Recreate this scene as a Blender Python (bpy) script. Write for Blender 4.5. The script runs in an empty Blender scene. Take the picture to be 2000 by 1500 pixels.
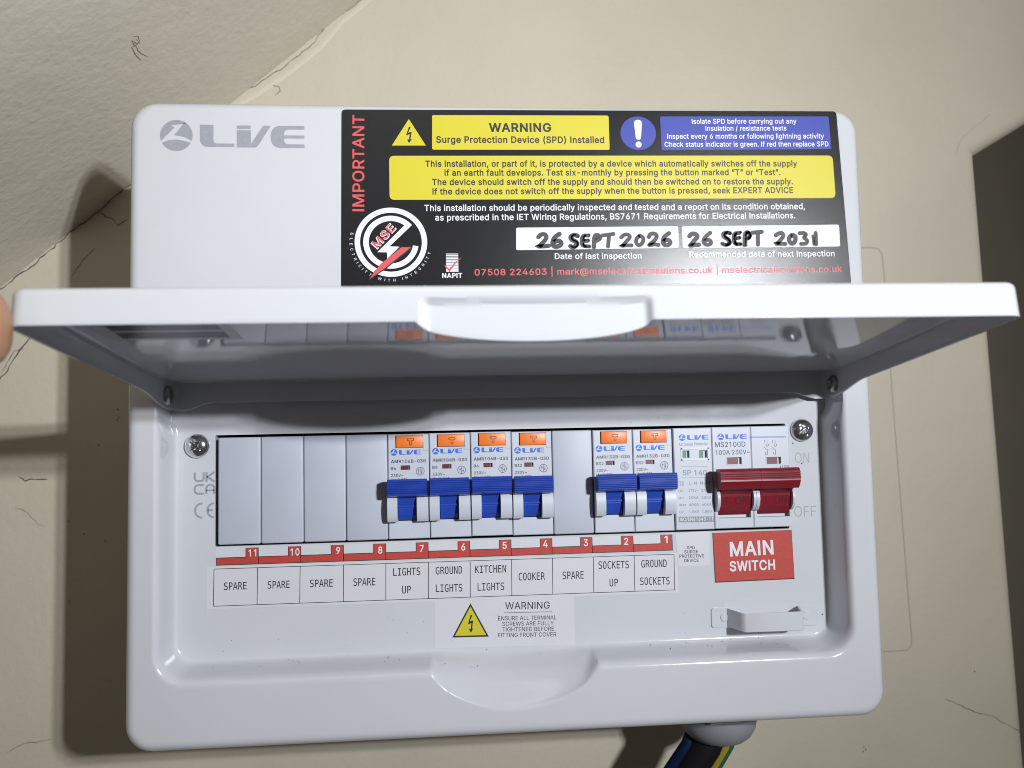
import bpy, bmesh, math, os, random
from math import sin, cos, pi, radians
from mathutils import Vector, Matrix
random.seed(7)
SC = bpy.context.scene
COL = SC.collection
S = 0.001                       # everything below is written in millimetres

# ------------------------------------------------------------------ camera
cam_d = bpy.data.cameras.new('camera')
cam = bpy.data.objects.new('camera', cam_d); COL.objects.link(cam)
SC.camera = cam
cam_d.sensor_fit = 'HORIZONTAL'; cam_d.sensor_width = 36.0; cam_d.lens = 27.39
cam_d.clip_start = 0.01; cam_d.clip_end = 20
Mr = ((0.9969118, 0.07683831, 0.0162093), (-0.07566787, 0.99511206, -0.06345354), (-0.02100574, 0.06203106, 0.99785315))
C0 = Vector((99.296, -339.331, 22.154))
mw = Matrix.Identity(4)
for i in range(3):
    mw[i][0] = Mr[i][0]; mw[i][1] = Mr[i][2]; mw[i][2] = -Mr[i][1]; mw[i][3] = C0[i]*S
cam.matrix_world = mw
cam_d.dof.use_dof = True; cam_d.dof.focus_distance = 0.336; cam_d.dof.aperture_fstop = 11.0

# ------------------------------------------------------------------ light: a hand lamp of four LEDs, right of and above the camera
world = bpy.data.worlds.new('World'); SC.world = world; world.use_nodes = True
wb = world.node_tree.nodes['Background']
wb.inputs[0].default_value = (1.0, 0.95, 0.88, 1); wb.inputs[1].default_value = 0.06
LIGHT = Vector((431, -660, 161)); AIM = Vector((20, 0, 145))
fw = (AIM-LIGHT).normalized(); rt = fw.cross(Vector((0, 0, 1))).normalized(); up = rt.cross(fw)
for sx, sz in ((-1, -1), (1, -1), (-1, 1), (1, 1)):
    ld = bpy.data.lights.new('lamp_led', 'AREA'); ld.shape = 'DISK'; ld.size = 0.016; ld.energy = 0.63; ld.spread = radians(105)
    ld.color = (0.93, 0.96, 1.0)
    lo = bpy.data.objects.new('lamp_led', ld); COL.objects.link(lo)
    p = LIGHT + rt*sx*12 + up*sz*12
    m = Matrix((rt, up, -fw)).transposed().to_4x4(); m.translation = p*S
    lo.matrix_world = m
vs = SC.view_settings
SC.display_settings.display_device = 'sRGB'
vs.view_transform = 'Standard'; vs.look = 'None'; vs.exposure = 0.0; vs.gamma = 1.0; vs.use_curve_mapping = False
SC.cycles.filter_width = 1.0
SC.cycles.use_denoising = True; SC.cycles.sample_clamp_indirect = 3.0
SC.cycles.max_bounces = 8; SC.cycles.diffuse_bounces = 5; SC.cycles.glossy_bounces = 5
SC.cycles.caustics_reflective = False; SC.cycles.caustics_refractive = False

# ------------------------------------------------------------------ materials
def mat(name, col, rough=0.5, metal=0.0, coat=0.0, bump=None, spec=None, var=None, smear=0.0):
    """bump=(scale, strength, distance_mm); var=(scale, amount) gentle colour variation"""
    m = bpy.data.materials.new(name); m.use_nodes = True
    nt = m.node_tree; b = nt.nodes['Principled BSDF']
    b.inputs['Base Color'].default_value = (*col, 1); b.inputs['Roughness'].default_value = rough
    b.inputs['Metallic'].default_value = metal
    if coat: b.inputs['Coat Weight'].default_value = coat; b.inputs['Coat Roughness'].default_value = 0.06
    if spec is not None: b.inputs['Specular IOR Level'].default_value = spec
    tc = nt.nodes.new('ShaderNodeTexCoord')
    geo = nt.nodes.new('ShaderNodeNewGeometry')
    if var:
        n = nt.nodes.new('ShaderNodeTexNoise'); n.inputs['Scale'].default_value = var[0]; n.inputs['Detail'].default_value = 6
        nt.links.new(geo.outputs['Position'], n.inputs['Vector'])
        mx = nt.nodes.new('ShaderNodeMix'); mx.data_type = 'RGBA'; mx.blend_type = 'MIX'
        c2 = tuple(min(1, c*(1-var[1])) for c in col) if len(var) < 3 else var[2]
        mx.inputs[6].default_value = (*col, 1); mx.inputs[7].default_value = (*c2, 1)
        rp = nt.nodes.new('ShaderNodeMapRange'); rp.inputs[1].default_value = 0.35; rp.inputs[2].default_value = 0.7
        nt.links.new(n.outputs['Fac'], rp.inputs[0]); nt.links.new(rp.outputs[0], mx.inputs[0])
        nt.links.new(mx.outputs[2], b.inputs['Base Color'])
    if smear:                      # handled gloss: smears change the roughness, not the colour
        n = nt.nodes.new('ShaderNodeTexNoise'); n.inputs['Scale'].default_value = 28; n.inputs['Detail'].default_value = 8; n.inputs['Roughness'].default_value = 0.7
        nt.links.new(geo.outputs['Position'], n.inputs['Vector'])
        rp = nt.nodes.new('ShaderNodeMapRange'); rp.inputs[1].default_value = 0.4; rp.inputs[2].default_value = 0.7; rp.inputs[3].default_value = rough*0.8; rp.inputs[4].default_value = rough+smear
        nt.links.new(n.outputs['Fac'], rp.inputs[0]); nt.links.new(rp.outputs[0], b.inputs['Roughness'])
    if bump:
        last = None
        for sc_, st, dist in (bump if isinstance(bump[0], tuple) else (bump,)):
            n = nt.nodes.new('ShaderNodeTexNoise'); n.inputs['Scale'].default_value = sc_; n.inputs['Detail'].default_value = 4
            nt.links.new(geo.outputs['Position'], n.inputs['Vector'])
            bp_ = nt.nodes.new('ShaderNodeBump'); bp_.inputs['Strength'].default_value = st; bp_.inputs['Distance'].default_value = dist*S
            nt.links.new(n.outputs['Fac'], bp_.inputs['Height'])
            if last: nt.links.new(last.outputs[0], bp_.inputs['Normal'])
            last = bp_
        nt.links.new(last.outputs[0], b.inputs['Normal'])
    return m

M = {}
M['paint'] = mat('white gloss powder coat', (0.56, 0.57, 0.60), 0.12, coat=0.3, bump=((220, 0.2, 0.1), (1800, 0.06, 0.04)), var=(14, 0.05), smear=0.12)
M['paintlid'] = mat('white gloss coat on the flap', (0.56, 0.57, 0.60), 0.07, coat=0.3, bump=((150, 0.3, 0.14), (420, 0.15, 0.05)), var=(14, 0.03))
M['plastic'] = mat('pale grey breaker plastic', (0.50, 0.525, 0.59), 0.42, bump=(900, 0.12, 0.05), var=(60, 0.05))
M['plastic2'] = mat('pale plastic of the mould for blanks', (0.44, 0.465, 0.54), 0.5, bump=(900, 0.15, 0.05), var=(60, 0.06))
M['blue'] = mat('blue switch plastic', (0.016, 0.055, 0.36), 0.33, bump=(700, 0.1, 0.05))
M['red'] = mat('red switch plastic', (0.19, 0.009, 0.019), 0.3, bump=(500, 0.04, 0.05))
M['orange'] = mat('orange button plastic', (0.78, 0.19, 0.03), 0.4, bump=(900, 0.3, 0.08))
M['orangedark'] = mat('moulded letter edge', (0.16, 0.025, 0.006), 0.5)
M['flagred'] = mat('red indicator flag', (0.12, 0.012, 0.016), 0.4)
M['green'] = mat('green indicator flag', (0.02, 0.17, 0.09), 0.4)
M['dark'] = mat('dark cavity', (0.012, 0.013, 0.018), 0.6)
M['chrome'] = mat('bright zinc screw', (0.72, 0.74, 0.77), 0.14, metal=1.0, bump=(500, 0.2, 0.1))
M['rivet'] = mat('dull rivet steel', (0.35, 0.35, 0.36), 0.3, metal=1.0)
M['black'] = mat('black sticker vinyl', (0.010, 0.010, 0.012), 0.26, bump=((1700, 0.75, 0.09),), spec=0.42)
M['yellow'] = mat('yellow print', (0.55, 0.48, 0.016), 0.5, bump=(2600, 0.2, 0.06))
M['sblue'] = mat('blue print', (0.020, 0.036, 0.31), 0.5, bump=(2600, 0.25, 0.06))
M['swhite'] = mat('white print', (0.66, 0.66, 0.71), 0.6)
M['sred'] = mat('red print', (0.58, 0.075, 0.08), 0.5)
M['ink'] = mat('black ink', (0.012, 0.012, 0.016), 0.5)
M['marker'] = mat('black marker ink', (0.014, 0.011, 0.013), 0.55, var=(900, 0.1, (0.05, 0.04, 0.042)))
M['paper'] = mat('white label paper', (0.58, 0.58, 0.615), 0.55, var=(40, 0.03))
M['paper2'] = mat('soft white label film', (0.57, 0.58, 0.61), 0.45, var=(40, 0.03))
M['labelred'] = mat('red label print', (0.46, 0.045, 0.03), 0.6, bump=(1800, 0.3, 0.06), var=(1500, 0.18))
M['grey'] = mat('silver grey print', (0.30, 0.315, 0.35), 0.45, var=(700, 0.1))
M['greyp'] = mat('mid grey print', (0.22, 0.23, 0.26), 0.5)
M['logoblue'] = mat('blue logo print', (0.02, 0.13, 0.55), 0.5)
M['pale'] = mat('clear window plastic', (0.72, 0.75, 0.78), 0.15)
M['wall'] = mat('cream painted plaster', (0.55, 0.50, 0.395), 0.55, bump=((45, 0.28, 1.6), (260, 0.38, 0.5), (800, .3, .2)), var=(9, 0.09))
M['ceil'] = mat('off white painted plaster', (0.60, 0.555, 0.475), 0.5, bump=((40, 0.32, 2.2), (240, 0.5, 0.7), (700, .35, .25)), var=(8, 0.1))
M['crack'] = mat('dark crack', (0.075, 0.065, 0.05), 0.9)
M['caulk'] = mat('pale filler line', (0.57, 0.525, 0.425), 0.6, bump=(300, 0.5, 0.5))
M['line'] = mat('faint paint ridge', (0.42, 0.375, 0.29), 0.7)
M['skin'] = mat('skin', (0.43, 0.225, 0.125), 0.5, bump=(900, 0.3, 0.15), var=(90, 0.2, (0.36, 0.165, 0.09)))
M['skin'].node_tree.nodes['Principled BSDF'].inputs['Subsurface Weight'].default_value = 0.15
M['skin'].node_tree.nodes['Principled BSDF'].inputs['Subsurface Radius'].default_value = (0.004, 0.0016, 0.0008)
M['nail'] = mat('finger nail', (0.68, 0.40, 0.32), 0.3)
M['gland'] = mat('grey nylon gland', (0.24, 0.245, 0.265), 0.5, bump=(600, 0.2, 0.1))
M['cblue'] = mat('blue cable sheath', (0.004, 0.010, 0.045), 0.4, spec=0.3)
M['cblack'] = mat('black cable sheath', (0.007, 0.007, 0.008), 0.55, spec=0.2, bump=(300, 0.3, 0.3))
M['cyel'] = mat('yellow cable sleeve', (0.30, 0.22, 0.02), 0.5)
M['cgreen'] = mat('green cable stripe', (0.012, 0.09, 0.025), 0.5)
M['labelblue'] = mat('dark blue label print', (0.012, 0.018, 0.075), 0.3)
M['lidlabel'] = mat('pale grey label film', (0.50, 0.51, 0.54), 0.25)
M['dust'] = mat('grit', (0.05, 0.045, 0.04), 0.9)
M['pencil'] = mat('pencil scribble', (0.16, 0.145, 0.125), 0.8)

# ------------------------------------------------------------------ helpers
ROOT = {}
def thing(name, label, cat, loc, group=None):
    o = bpy.data.objects.new(name, None); COL.objects.link(o)
    o.empty_display_size = 0.01
    o.location = Vector(loc)*S; o['label'] = label; o['category'] = cat
    if group: o['group'] = group
    ROOT[o.name] = Vector(loc)
    return o
def root_of(p):
    while p.parent: p = p.parent
    return ROOT.get(p.name, Vector((0, 0, 0)))
def link(name, me, m, parent=None, smooth=True):
    o = bpy.data.objects.new(name, me); COL.objects.link(o)
    if m: me.materials.append(M[m] if isinstance(m, str) else m)
    if parent: o.parent = parent
    return o
def obj(name, bm, m, parent=None, smooth=None, kind=None, label=None):
    """bm in mm, world coordinates; smooth = angle in degrees"""
    off = root_of(parent) if parent else Vector((0, 0, 0))
    for v in bm.verts: v.co = (v.co-off)*S
    me = bpy.data.meshes.new(name)
    if smooth is not None:
        bmesh.ops.recalc_face_normals(bm, faces=bm.faces)
        for f in bm.faces: f.smooth = True
        for e in bm.edges:
            if len(e.link_faces) == 2 and e.calc_face_angle(0) > radians(smooth): e.smooth = False
    bm.to_mesh(me); bm.free()
    o = link(name, me, m, parent)
    if kind: o['kind'] = kind
    if label: o['label'] = label
    return o
def tag(o, label, cat, group=None):
    o['label'] = label; o['category'] = cat
    if group: o['group'] = group
    return o
def add_box(bm, x0, x1, y0, y1, z0, z1, bev=0, seg=2):
    vs_ = [bm.verts.new(c) for c in ((x0,y0,z0),(x1,y0,z0),(x1,y1,z0),(x0,y1,z0),(x0,y0,z1),(x1,y0,z1),(x1,y1,z1),(x0,y1,z1))]
    fs = [bm.faces.new([vs_[i] for i in f]) for f in ((0,1,5,4),(1,2,6,5),(2,3,7,6),(3,0,4,7),(4,5,6,7),(3,2,1,0))]
    if bev:
        es = list({e for f in fs for e in f.edges})
        bmesh.ops.bevel(bm, geom=es, offset=bev, segments=seg, affect='EDGES', profile=0.5)
def box(name, m, parent, *a, bev=0, **k):
    bm = bmesh.new(); add_box(bm, *a, bev=bev); return obj(name, bm, m, parent, smooth=40 if bev else None, **k)
def add_prism(bm, pts, f0, f1):
    """pts list; f0(pt), f1(pt) -> 3d for the two ends"""
    a = [bm.verts.new(f0(p)) for p in pts]; b = [bm.verts.new(f1(p)) for p in pts]
    bm.faces.new(a); bm.faces.new(b[::-1]); n = len(pts)
    for i in range(n): bm.faces.new((a[i], b[i], b[(i+1) % n], a[(i+1) % n]))
def prism_xz(bm, pts, y0, y1): add_prism(bm, pts, lambda p: (p[0], y0, p[1]), lambda p: (p[0], y1, p[1]))
def prism_yz(bm, pts, x0, x1): add_prism(bm, pts, lambda p: (x0, p[0], p[1]), lambda p: (x1, p[0], p[1]))
def sheet(bm, pts, y, t=0.06):
    """thin printed or stuck layer: outline in XZ, front at y, t thick"""
    prism_xz(bm, pts, y, y+t)
def flat(bm, pts, y):
    vs_ = [bm.verts.new((p[0], y, p[1])) for p in pts]
    f = bm.faces.new(vs_); f.normal_update()
    if f.normal.y > 0: f.normal_flip()
def rrect(pts, r, n=5):
    """round the corners of a polygon"""
    out = []; k = len(pts)
    for i in range(k):
        p = Vector((pts[i][0], pts[i][1])); a = Vector((pts[i-1][0], pts[i-1][1])); b = Vector((pts[(i+1) % k][0], pts[(i+1) % k][1]))
        u = (a-p).normalized(); w = (b-p).normalized()
        ang = u.angle(w); d = r/math.tan(ang/2)
        p0 = p+u*d; p1 = p+w*d
        for j in range(n+1):
            t = j/n; q = p0*(1-t)**2 + p*2*t*(1-t) + p1*t**2
            out.append((q.x, q.y))
    return out
def circ(cx, cz, rx, rz=None, n=32, a0=0, a1=2*pi, end=False):
    rz = rx if rz is None else rz
    m_ = n if not end else n-1
    return [(cx+rx*cos(a0+(a1-a0)*i/m_), cz+rz*sin(a0+(a1-a0)*i/m_)) for i in range(n)]
def ring(bm, cx, cz, ro, ri, y, a0=0, a1=2*pi, n=48, ky=1.0):
    for i in range(n):
        t0 = a0+(a1-a0)*i/n; t1 = a0+(a1-a0)*(i+1)/n
        flat(bm, [(cx+ro*cos(t0), cz+ro*ky*sin(t0)), (cx+ro*cos(t1), cz+ro*ky*sin(t1)), (cx+ri*cos(t1), cz+ri*ky*sin(t1)), (cx+ri*cos(t0), cz+ri*ky*sin(t0))], y)
def stroke(bm, pts, w, y, closed=False):
    """flat ribbon along a polyline in XZ with mitred joints"""
    P = [Vector((p[0], p[1])) for p in pts]; n = len(P); L = []; R_ = []
    for i in range(n):
        a = P[i-1] if (i > 0 or closed) else None; b = P[(i+1) % n] if (i < n-1 or closed) else None
        d0 = (P[i]-a).normalized() if a is not None else None; d1 = (b-P[i]).normalized() if b is not None else None
        d = ((d0 or d1)+(d1 or d0)); d = d.normalized() if d.length > 1e-6 else (d0 or d1)
        nn = Vector((-d.y, d.x)); ref = d0 or d1
        k = 1/max(0.5, abs(nn.dot(Vector((-ref.y, ref.x)))))
        L.append(P[i]+nn*w/2*k); R_.append(P[i]-nn*w/2*k)
    for i in range(n if closed else n-1):
        j = (i+1) % n
        try: flat(bm, [L[i], L[j], R_[j], R_[i]], y)
        except Exception: pass

FONT = {}
def font(name):
    if name not in FONT:
        f = None
        try: f = bpy.data.fonts.load(os.path.join(bpy.utils.system_resource('DATAFILES'), 'fonts', name))
        except Exception: f = None
        FONT[name] = f
    return FONT[name]
SANS, MONO = 'Inter.woff2', 'DejaVuSansMono.woff2'
CAPS = {}; GLYPH = {}; ADV = {}
def outline(s, fnt, bold):
    """closed loops of a string's outline, in font units"""
    c = bpy.data.curves.new('lettering', 'FONT'); c.body = s; c.offset = bold; c.resolution_u = 3; c.fill_mode = 'FRONT'
    f = font(fnt)
    if f: c.font = f
    o = bpy.data.objects.new('lettering', c); COL.objects.link(o); bpy.context.view_layer.update()
    cv = o.to_curve(bpy.context.evaluated_depsgraph_get()); loops = []
    for sp in cv.splines:
        P = sp.bezier_points; n = len(P); L = []
        for a in range(n):
            p, q = P[a], P[(a+1) % n]
            straight = p.handle_right_type == 'VECTOR' and q.handle_left_type == 'VECTOR'
            A, B_, C_, D = p.co, p.handle_right, q.handle_left, q.co
            k = 1 if straight or ((B_-A).cross(D-A).length < 1e-6 and (C_-A).cross(D-A).length < 1e-6) else 4
            for t in range(k):
                t /= k; m = 1-t; r = A*m**3+B_*3*m*m*t+C_*3*m*t*t+D*t**3
                if not L or (L[-1]-Vector((r.x, r.y))).length > 1e-5: L.append(Vector((r.x, r.y)))
        if len(L) > 2: loops.append(L)
    o.to_curve_clear(); bpy.data.objects.remove(o); bpy.data.curves.remove(c)
    return loops
def widen(L, e):
    """offset a loop outwards by e (outer loops run one way, counters the other)"""
    n = len(L); out = []
    for i in range(n):
        p, q, r = L[i-1], L[i], L[(i+1) % n]
        a = (q-p).normalized(); b = (r-q).normalized(); na = Vector((a.y, -a.x)); nb = Vector((b.y, -b.x))
        m = na+nb
        if m.length < 1e-4: m = na
        m = m.normalized(); out.append(q+m*e/max(0.5, m.dot(na)))
    return out
def plain(ch, fnt):
    """plain bars for the capital I and small l of the sans face, no foot under the 1"""
    if fnt != SANS: return None
    if ch == 'I': return [[Vector(p) for p in ((0.055, 0), (0.122, 0), (0.122, 0.509), (0.055, 0.509))]]
    if ch == 'l': return [[Vector(p) for p in ((0.045, 0), (0.107, 0), (0.107, 0.529), (0.045, 0.529))]]
    if ch == '1': return [max(outline('1', fnt, 0), key=lambda L: max(v.y for v in L))]
    return None
def area(L): return sum(L[i-1].x*L[i].y-L[i].x*L[i-1].y for i in range(len(L)))/2
def glyph(ch, fnt, bold):
    key = (ch, fnt, round(bold, 4))
    if key in GLYPH: return GLYPH[key]
    from mathutils.geometry import delaunay_2d_cdt
    loops = plain(ch, fnt) or outline(ch, fnt, 0.0)
    sgn = 1 if loops and area(max(loops, key=lambda l: abs(area(l)))) > 0 else -1
    if bold: loops = [widen(L, bold*sgn) for L in loops]
    co = []; ed = []
    for L in loops:
        b = len(co); co += L; ed += [(b+i, b+(i+1) % len(L)) for i in range(len(L))]
    V, F = [], []
    if co:
        vs_, es_, fs_, *_ = delaunay_2d_cdt(co, ed, [], 0, 1e-6)
        for f in fs_:
            c = sum((vs_[i] for i in f), Vector((0, 0)))/len(f); w = 0
            for L in loops:
                for i in range(len(L)):
                    p, q = L[i-1], L[i]
                    if (p.y <= c.y) != (q.y <= c.y):
                        side = (q.x-p.x)*(c.y-p.y)-(c.x-p.x)*(q.y-p.y)
                        if q.y > p.y and side > 0: w += 1
                        elif q.y <= p.y and side < 0: w -= 1
            if w*sgn > 0: F.append(tuple(f))
        V = [(v.x, v.y) for v in vs_]
    GLYPH[key] = (V, F); return GLYPH[key]
def advance(ch, fnt):
    if fnt == SANS and ch in 'Il': return {'I': 0.177, 'l': 0.152}[ch]
    if (ch, fnt) not in ADV:
        def right(s): return max(v.x for L in outline(s, fnt, 0) for v in L)
        ADV[(ch, fnt)] = right('H'+ch+'H')-right('HH')
    return ADV[(ch, fnt)]
def glyphs(s, fnt, bold, space=1.0):
    V = []; F = []; x = 0.0
    for ch in s:
        if ch != ' ':
            v, f = glyph(ch, fnt, bold); b = len(V)
            used = sorted({i for q in f for i in q}); mp = {k: b+n for n, k in enumerate(used)}
            V += [(v[k][0]+x, v[k][1]) for k in used]; F += [tuple(mp[i] for i in q) for q in f]
        x += (advance(ch, fnt)+1.6*max(0, bold))*space
    return V, F
def capheight(fnt):
    if fnt not in CAPS: CAPS[fnt] = max(v.y for L in outline('H', fnt, 0) for v in L)
    return CAPS[fnt]
def add_text(bm, s, x0, z0, x1, z1, cap, y, fnt=SANS, bold=0.0, space=1.0):
    """text whose baseline runs (x0,z0)-(x1,z1) and whose capitals are cap high, lying flat at depth y"""
    V, F = glyphs(s, fnt, bold, space)
    a = min(v[0] for v in V); b = max(v[0] for v in V); h = capheight(fnt)
    d = Vector((x1-x0, z1-z0)); n = Vector((-d.y, d.x)).normalized()*cap/h; d = d/(b-a)
    vs_ = [bm.verts.new((x0+d.x*(v[0]-a)+n.x*v[1], y, z0+d.y*(v[0]-a)+n.y*v[1])) for v in V]
    for f in F:
        try:
            q = bm.faces.new([vs_[i] for i in f]); q.normal_update()
            if q.normal.y > 0: q.normal_flip()
        except ValueError: pass
def text(name, m, parent, lines, y, fnt=SANS, bold=0.0, space=1.0):
    bm = bmesh.new()
    for l in lines: add_text(bm, *l, y, fnt, bold, space)
    return obj(name, bm, m, parent)
def lathe(bm, prof, c, axis='y', n=24, a0=0):
    """prof [(r, h)], revolved about an axis through c; h runs along +axis"""
    rings = []
    for r, h in prof:
        row = []
        for i in range(n):
            t = a0+2*pi*i/n
            if axis == 'y': p = (c[0]+r*cos(t), c[1]+h, c[2]+r*sin(t))
            elif axis == 'x': p = (c[0]+h, c[1]+r*cos(t), c[2]+r*sin(t))
            else: p = (c[0]+r*cos(t), c[1]+r*sin(t), c[2]+h)
            row.append(bm.verts.new(p))
        rings.append(row)
    for A, B in zip(rings, rings[1:]):
        for i in range(n): bm.faces.new((A[i], A[(i+1) % n], B[(i+1) % n], B[i]))
    bm.faces.new(rings[0]); bm.faces.new(rings[-1])
def tube(bm, pts, r, n=12, cap=True):
    P = [Vector(p) for p in pts]; rings = []
    for i, p in enumerate(P):
        d = (P[min(i+1, len(P)-1)]-P[max(i-1, 0)]).normalized()
        a = d.cross(Vector((0, 1, 0.01))).normalized(); b = d.cross(a)
        rr = r[i] if isinstance(r, (list, tuple)) else r
        rings.append([bm.verts.new(p+a*rr*cos(2*pi*k/n)+b*rr*sin(2*pi*k/n)) for k in range(n)])
    for A, B in zip(rings, rings[1:]):
        for i in range(n): bm.faces.new((A[i], A[(i+1) % n], B[(i+1) % n], B[i]))
    if cap: bm.faces.new(rings[0]); bm.faces.new(rings[-1])

# ------------------------------------------------------------------ measured positions, millimetres
Y1=[(92.74,157.61),(168.8,158.19),(168.83,143.01),(92.52,142.59)]
Y2=[(74.4,139.81),(268.46,141.17),(268.99,122.08),(74.4,120.87)]
BLU=[(191.48,158.04),(267.48,158.83),(268.06,144.06),(191.73,143.06)]
P1=[(127.57,108.97),(197.86,109.55),(197.78,100.04),(127.36,99.27)]
P2=[(199.42,109.48),(269.88,110.23),(270.01,100.49),(199.6,99.9)]
TRI=[(82.87, 155.8), (89.91, 144.35), (75.58, 144.24)]
CIRC=[(181.6,150.48),(189.42,150.54)]
MSE=[(74.8,102.85),(89.9,102.82),(74.97,117.78)]
BLADE=[(79.18,100.63),(82.96,100.62),(65.59,87.1)]
BOLT=[(83.63, 110.16), (74.19, 101.06), (78.24, 100.91), (73.13, 95.56), (73.03, 98.5), (69.05, 98.6), (80.37, 109.94), (78.63, 111.0), (79.73, 112.66)]
MSET=[(69.33, 99.42), (77.51, 108.23), (74.84, 111.0), (66.14, 102.73)]
NAP=[(97.66,97.9),(102.82,97.88),(102.82,90.13),(97.65,90.16)]
TICK=[(96.77, 92.84), (97.64, 92.7), (98.97, 91.31), (101.2, 94.07), (104.43, 96.4), (101.74, 93.79), (99.01, 89.99), (98.42, 90.9)]
WT=[('WARNING', 116.82, 150.65, 143.67, 150.89, 3.54), ('Surge Protection Device (SPD) Installed', 94.3, 145.62, 166.54, 146.05, 2.72)]
YT=[('This installation, or part of it, is protected by a device which automatically switches off the supply', 89.56, 135.19, 252.13, 136.24, 2.55), ('if an earth fault develops. Test six-monthly by pressing the button marked “T” or “Test”.', 97.59, 131.36, 244.42, 132.31, 2.55), ('The device should switch off the supply and should then be switched on to restore the supply.', 92.3, 127.32, 249.82, 128.21, 2.54), ('If the device does not switch off the supply when the button is pressed, seek EXPERT ADVICE', 92.41, 123.24, 249.78, 124.32, 2.54)]
KT=[('This installation should be periodically inspected and tested and a report on its condition obtained,', 88.91, 116.13, 254.79, 117.12, 2.57), ('as prescribed in the IET Wiring Regulations, BS7671 Requirements for Electrical Installations.', 93.37, 112.07, 250.27, 113.06, 2.57), ('Date of last inspection', 143.79, 95.42, 181.38, 95.5, 2.43), ('Recommended date of next inspection', 202.35, 95.95, 267.27, 96.18, 2.46)]
NT=[('NAPIT', 95.93, 87.6, 104.36, 87.61, 1.9)]
RT=[('07508 224603 | mark@mselectricalsolutions.co.uk | mselectricalsolutions.co.uk', 109.57, 88.56, 270.41, 89.25, 2.62)]
IMP=(63.7,115.96,64.08,157.31,4.69)
BT=[('Isolate SPD before carrying out any', 205.49, 154.91, 252.65, 155.48, 2.13), ('Insulation / resistance tests', 211.5, 151.83, 247.99, 152.32, 2.13), ('Inspect every 6 months or following lightning activity', 194.33, 148.13, 264.94, 148.89, 2.16), ('Check status indicator is green. If red then replace SPD', 193.07, 144.55, 266.83, 145.32, 2.16)]
HW=[(136.45,100.3),(148.15,106.92),(149.92,100.26),(169.86,106.66),(172.35,100.65),(195.74,106.85),(202.06,100.68),(213.74,107.17),(216.85,100.97),(235.34,107.71),(240.69,101.14),(262.1,107.22)]
ONOFF=[('ON',252.8,5.77,259.45,5.66,4.66),('OFF',251.38,-18.27,261.54,-18.4,4.78)]
NB=[(-1.08,-30.72),(16.18,-31.15),(33.89,-31.25),(51.85,-31.16),(69.75,-31.21),(87.91,-31.05),(105.89,-30.87),(123.79,-30.91),(141.72,-31.05),(159.46,-31.08),(177.69,-31.22),(195.26,-31.12)]
CL=[(-4.86,-31.73),(197.17,-32.52),(197.49,-49.71),(-5.02,-49.38)]
CLc=[(-2.0,-32.78),(195.65,-33.03),(195.92,-48.54),(-2.29,-48.21)]
CLx=[-2.22,15.77,33.49,51.73,69.66,87.88,105.82,123.78,141.67,159.7,177.87,195.72]
CT=[('SPARE', 2.01, -41.63, 11.37, -41.64, 3.3), ('SPARE', 20.07, -41.68, 29.24, -41.74, 3.31), ('SPARE', 37.69, -41.72, 47.26, -41.84, 3.33), ('SPARE', 55.94, -41.82, 65.21, -41.88, 3.34), ('LIGHTS', 72.81, -38.15, 84.41, -38.16, 3.36), ('UP', 76.58, -45.76, 80.31, -45.77, 3.35), ('GROUND', 90.99, -38.2, 102.42, -38.2, 3.38), ('LIGHTS', 90.95, -45.7, 102.36, -45.79, 3.37), ('KITCHEN', 107.93, -38.26, 121.39, -38.32, 3.39), ('LIGHTS', 108.92, -45.76, 120.43, -45.85, 3.38), ('COOKER', 126.8, -42.0, 138.34, -42.08, 3.4), ('SPARE', 146.02, -42.15, 155.36, -42.21, 3.42), ('SOCKETS', 161.99, -38.26, 175.51, -38.38, 3.43), ('UP', 166.68, -45.99, 170.49, -45.99, 3.43), ('GROUND', 181.0, -38.3, 192.42, -38.42, 3.44), ('SOCKETS', 180.28, -45.87, 193.47, -46.01, 3.43)]
NT2=[('11', 12.17, -27.95, 15.35, -27.95, 2.79), ('10', 29.61, -28.09, 33.4, -28.1, 2.8), ('9', 48.77, -28.06, 50.41, -28.06, 2.82), ('8', 66.55, -28.47, 68.32, -28.48, 2.82), ('7', 84.27, -28.34, 86.04, -28.36, 2.83), ('6', 102.11, -28.29, 103.9, -28.31, 2.85), ('5', 120.06, -28.2, 121.87, -28.21, 2.87), ('4', 137.84, -28.09, 139.74, -28.11, 2.87), ('3', 155.73, -28.17, 157.58, -28.15, 2.88), ('2', 173.67, -28.16, 175.54, -28.15, 2.89), ('1', 191.77, -27.88, 193.17, -27.89, 2.9)]
WL=[(90.38,-49.52),(150.82,-49.56),(150.73,-70.37),(90.31,-69.4)]
WLtri=[(105.71,-51.0),(113.4,-65.44),(97.68,-65.2)]
WLT=[('WARNING', 120.66, -54.11, 140.06, -54.52, 2.94), ('ENSURE ALL TERMINAL', 117.51, -58.76, 142.9, -59.29, 1.74), ('SCREWS ARE FULLY', 119.32, -61.18, 141.63, -61.67, 1.74), ('TIGHTENED BEFORE', 119.27, -63.53, 141.71, -64.03, 1.74), ('FITTING FRONT COVER', 117.37, -65.86, 142.65, -66.49, 1.73)]
WLu=[(120.17,-55.6),(141.1,-55.94)]
SL=[(196.76,-24.09),(212.2,-23.37),(211.86,-38.42),(197.44,-38.45)]
SLT=[('SPD', 201.79, -31.02, 205.3, -31.05, 1.34), ('SURGE', 200.49, -32.81, 206.64, -32.88, 1.34), ('PROTECTIVE', 198.24, -34.61, 209.26, -34.84, 1.34), ('DEVICE', 200.4, -36.59, 206.81, -36.72, 1.34)]
ML=[(213.63,-24.27),(249.75,-23.99),(250.13,-45.58),(214.0,-45.94)]
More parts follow.
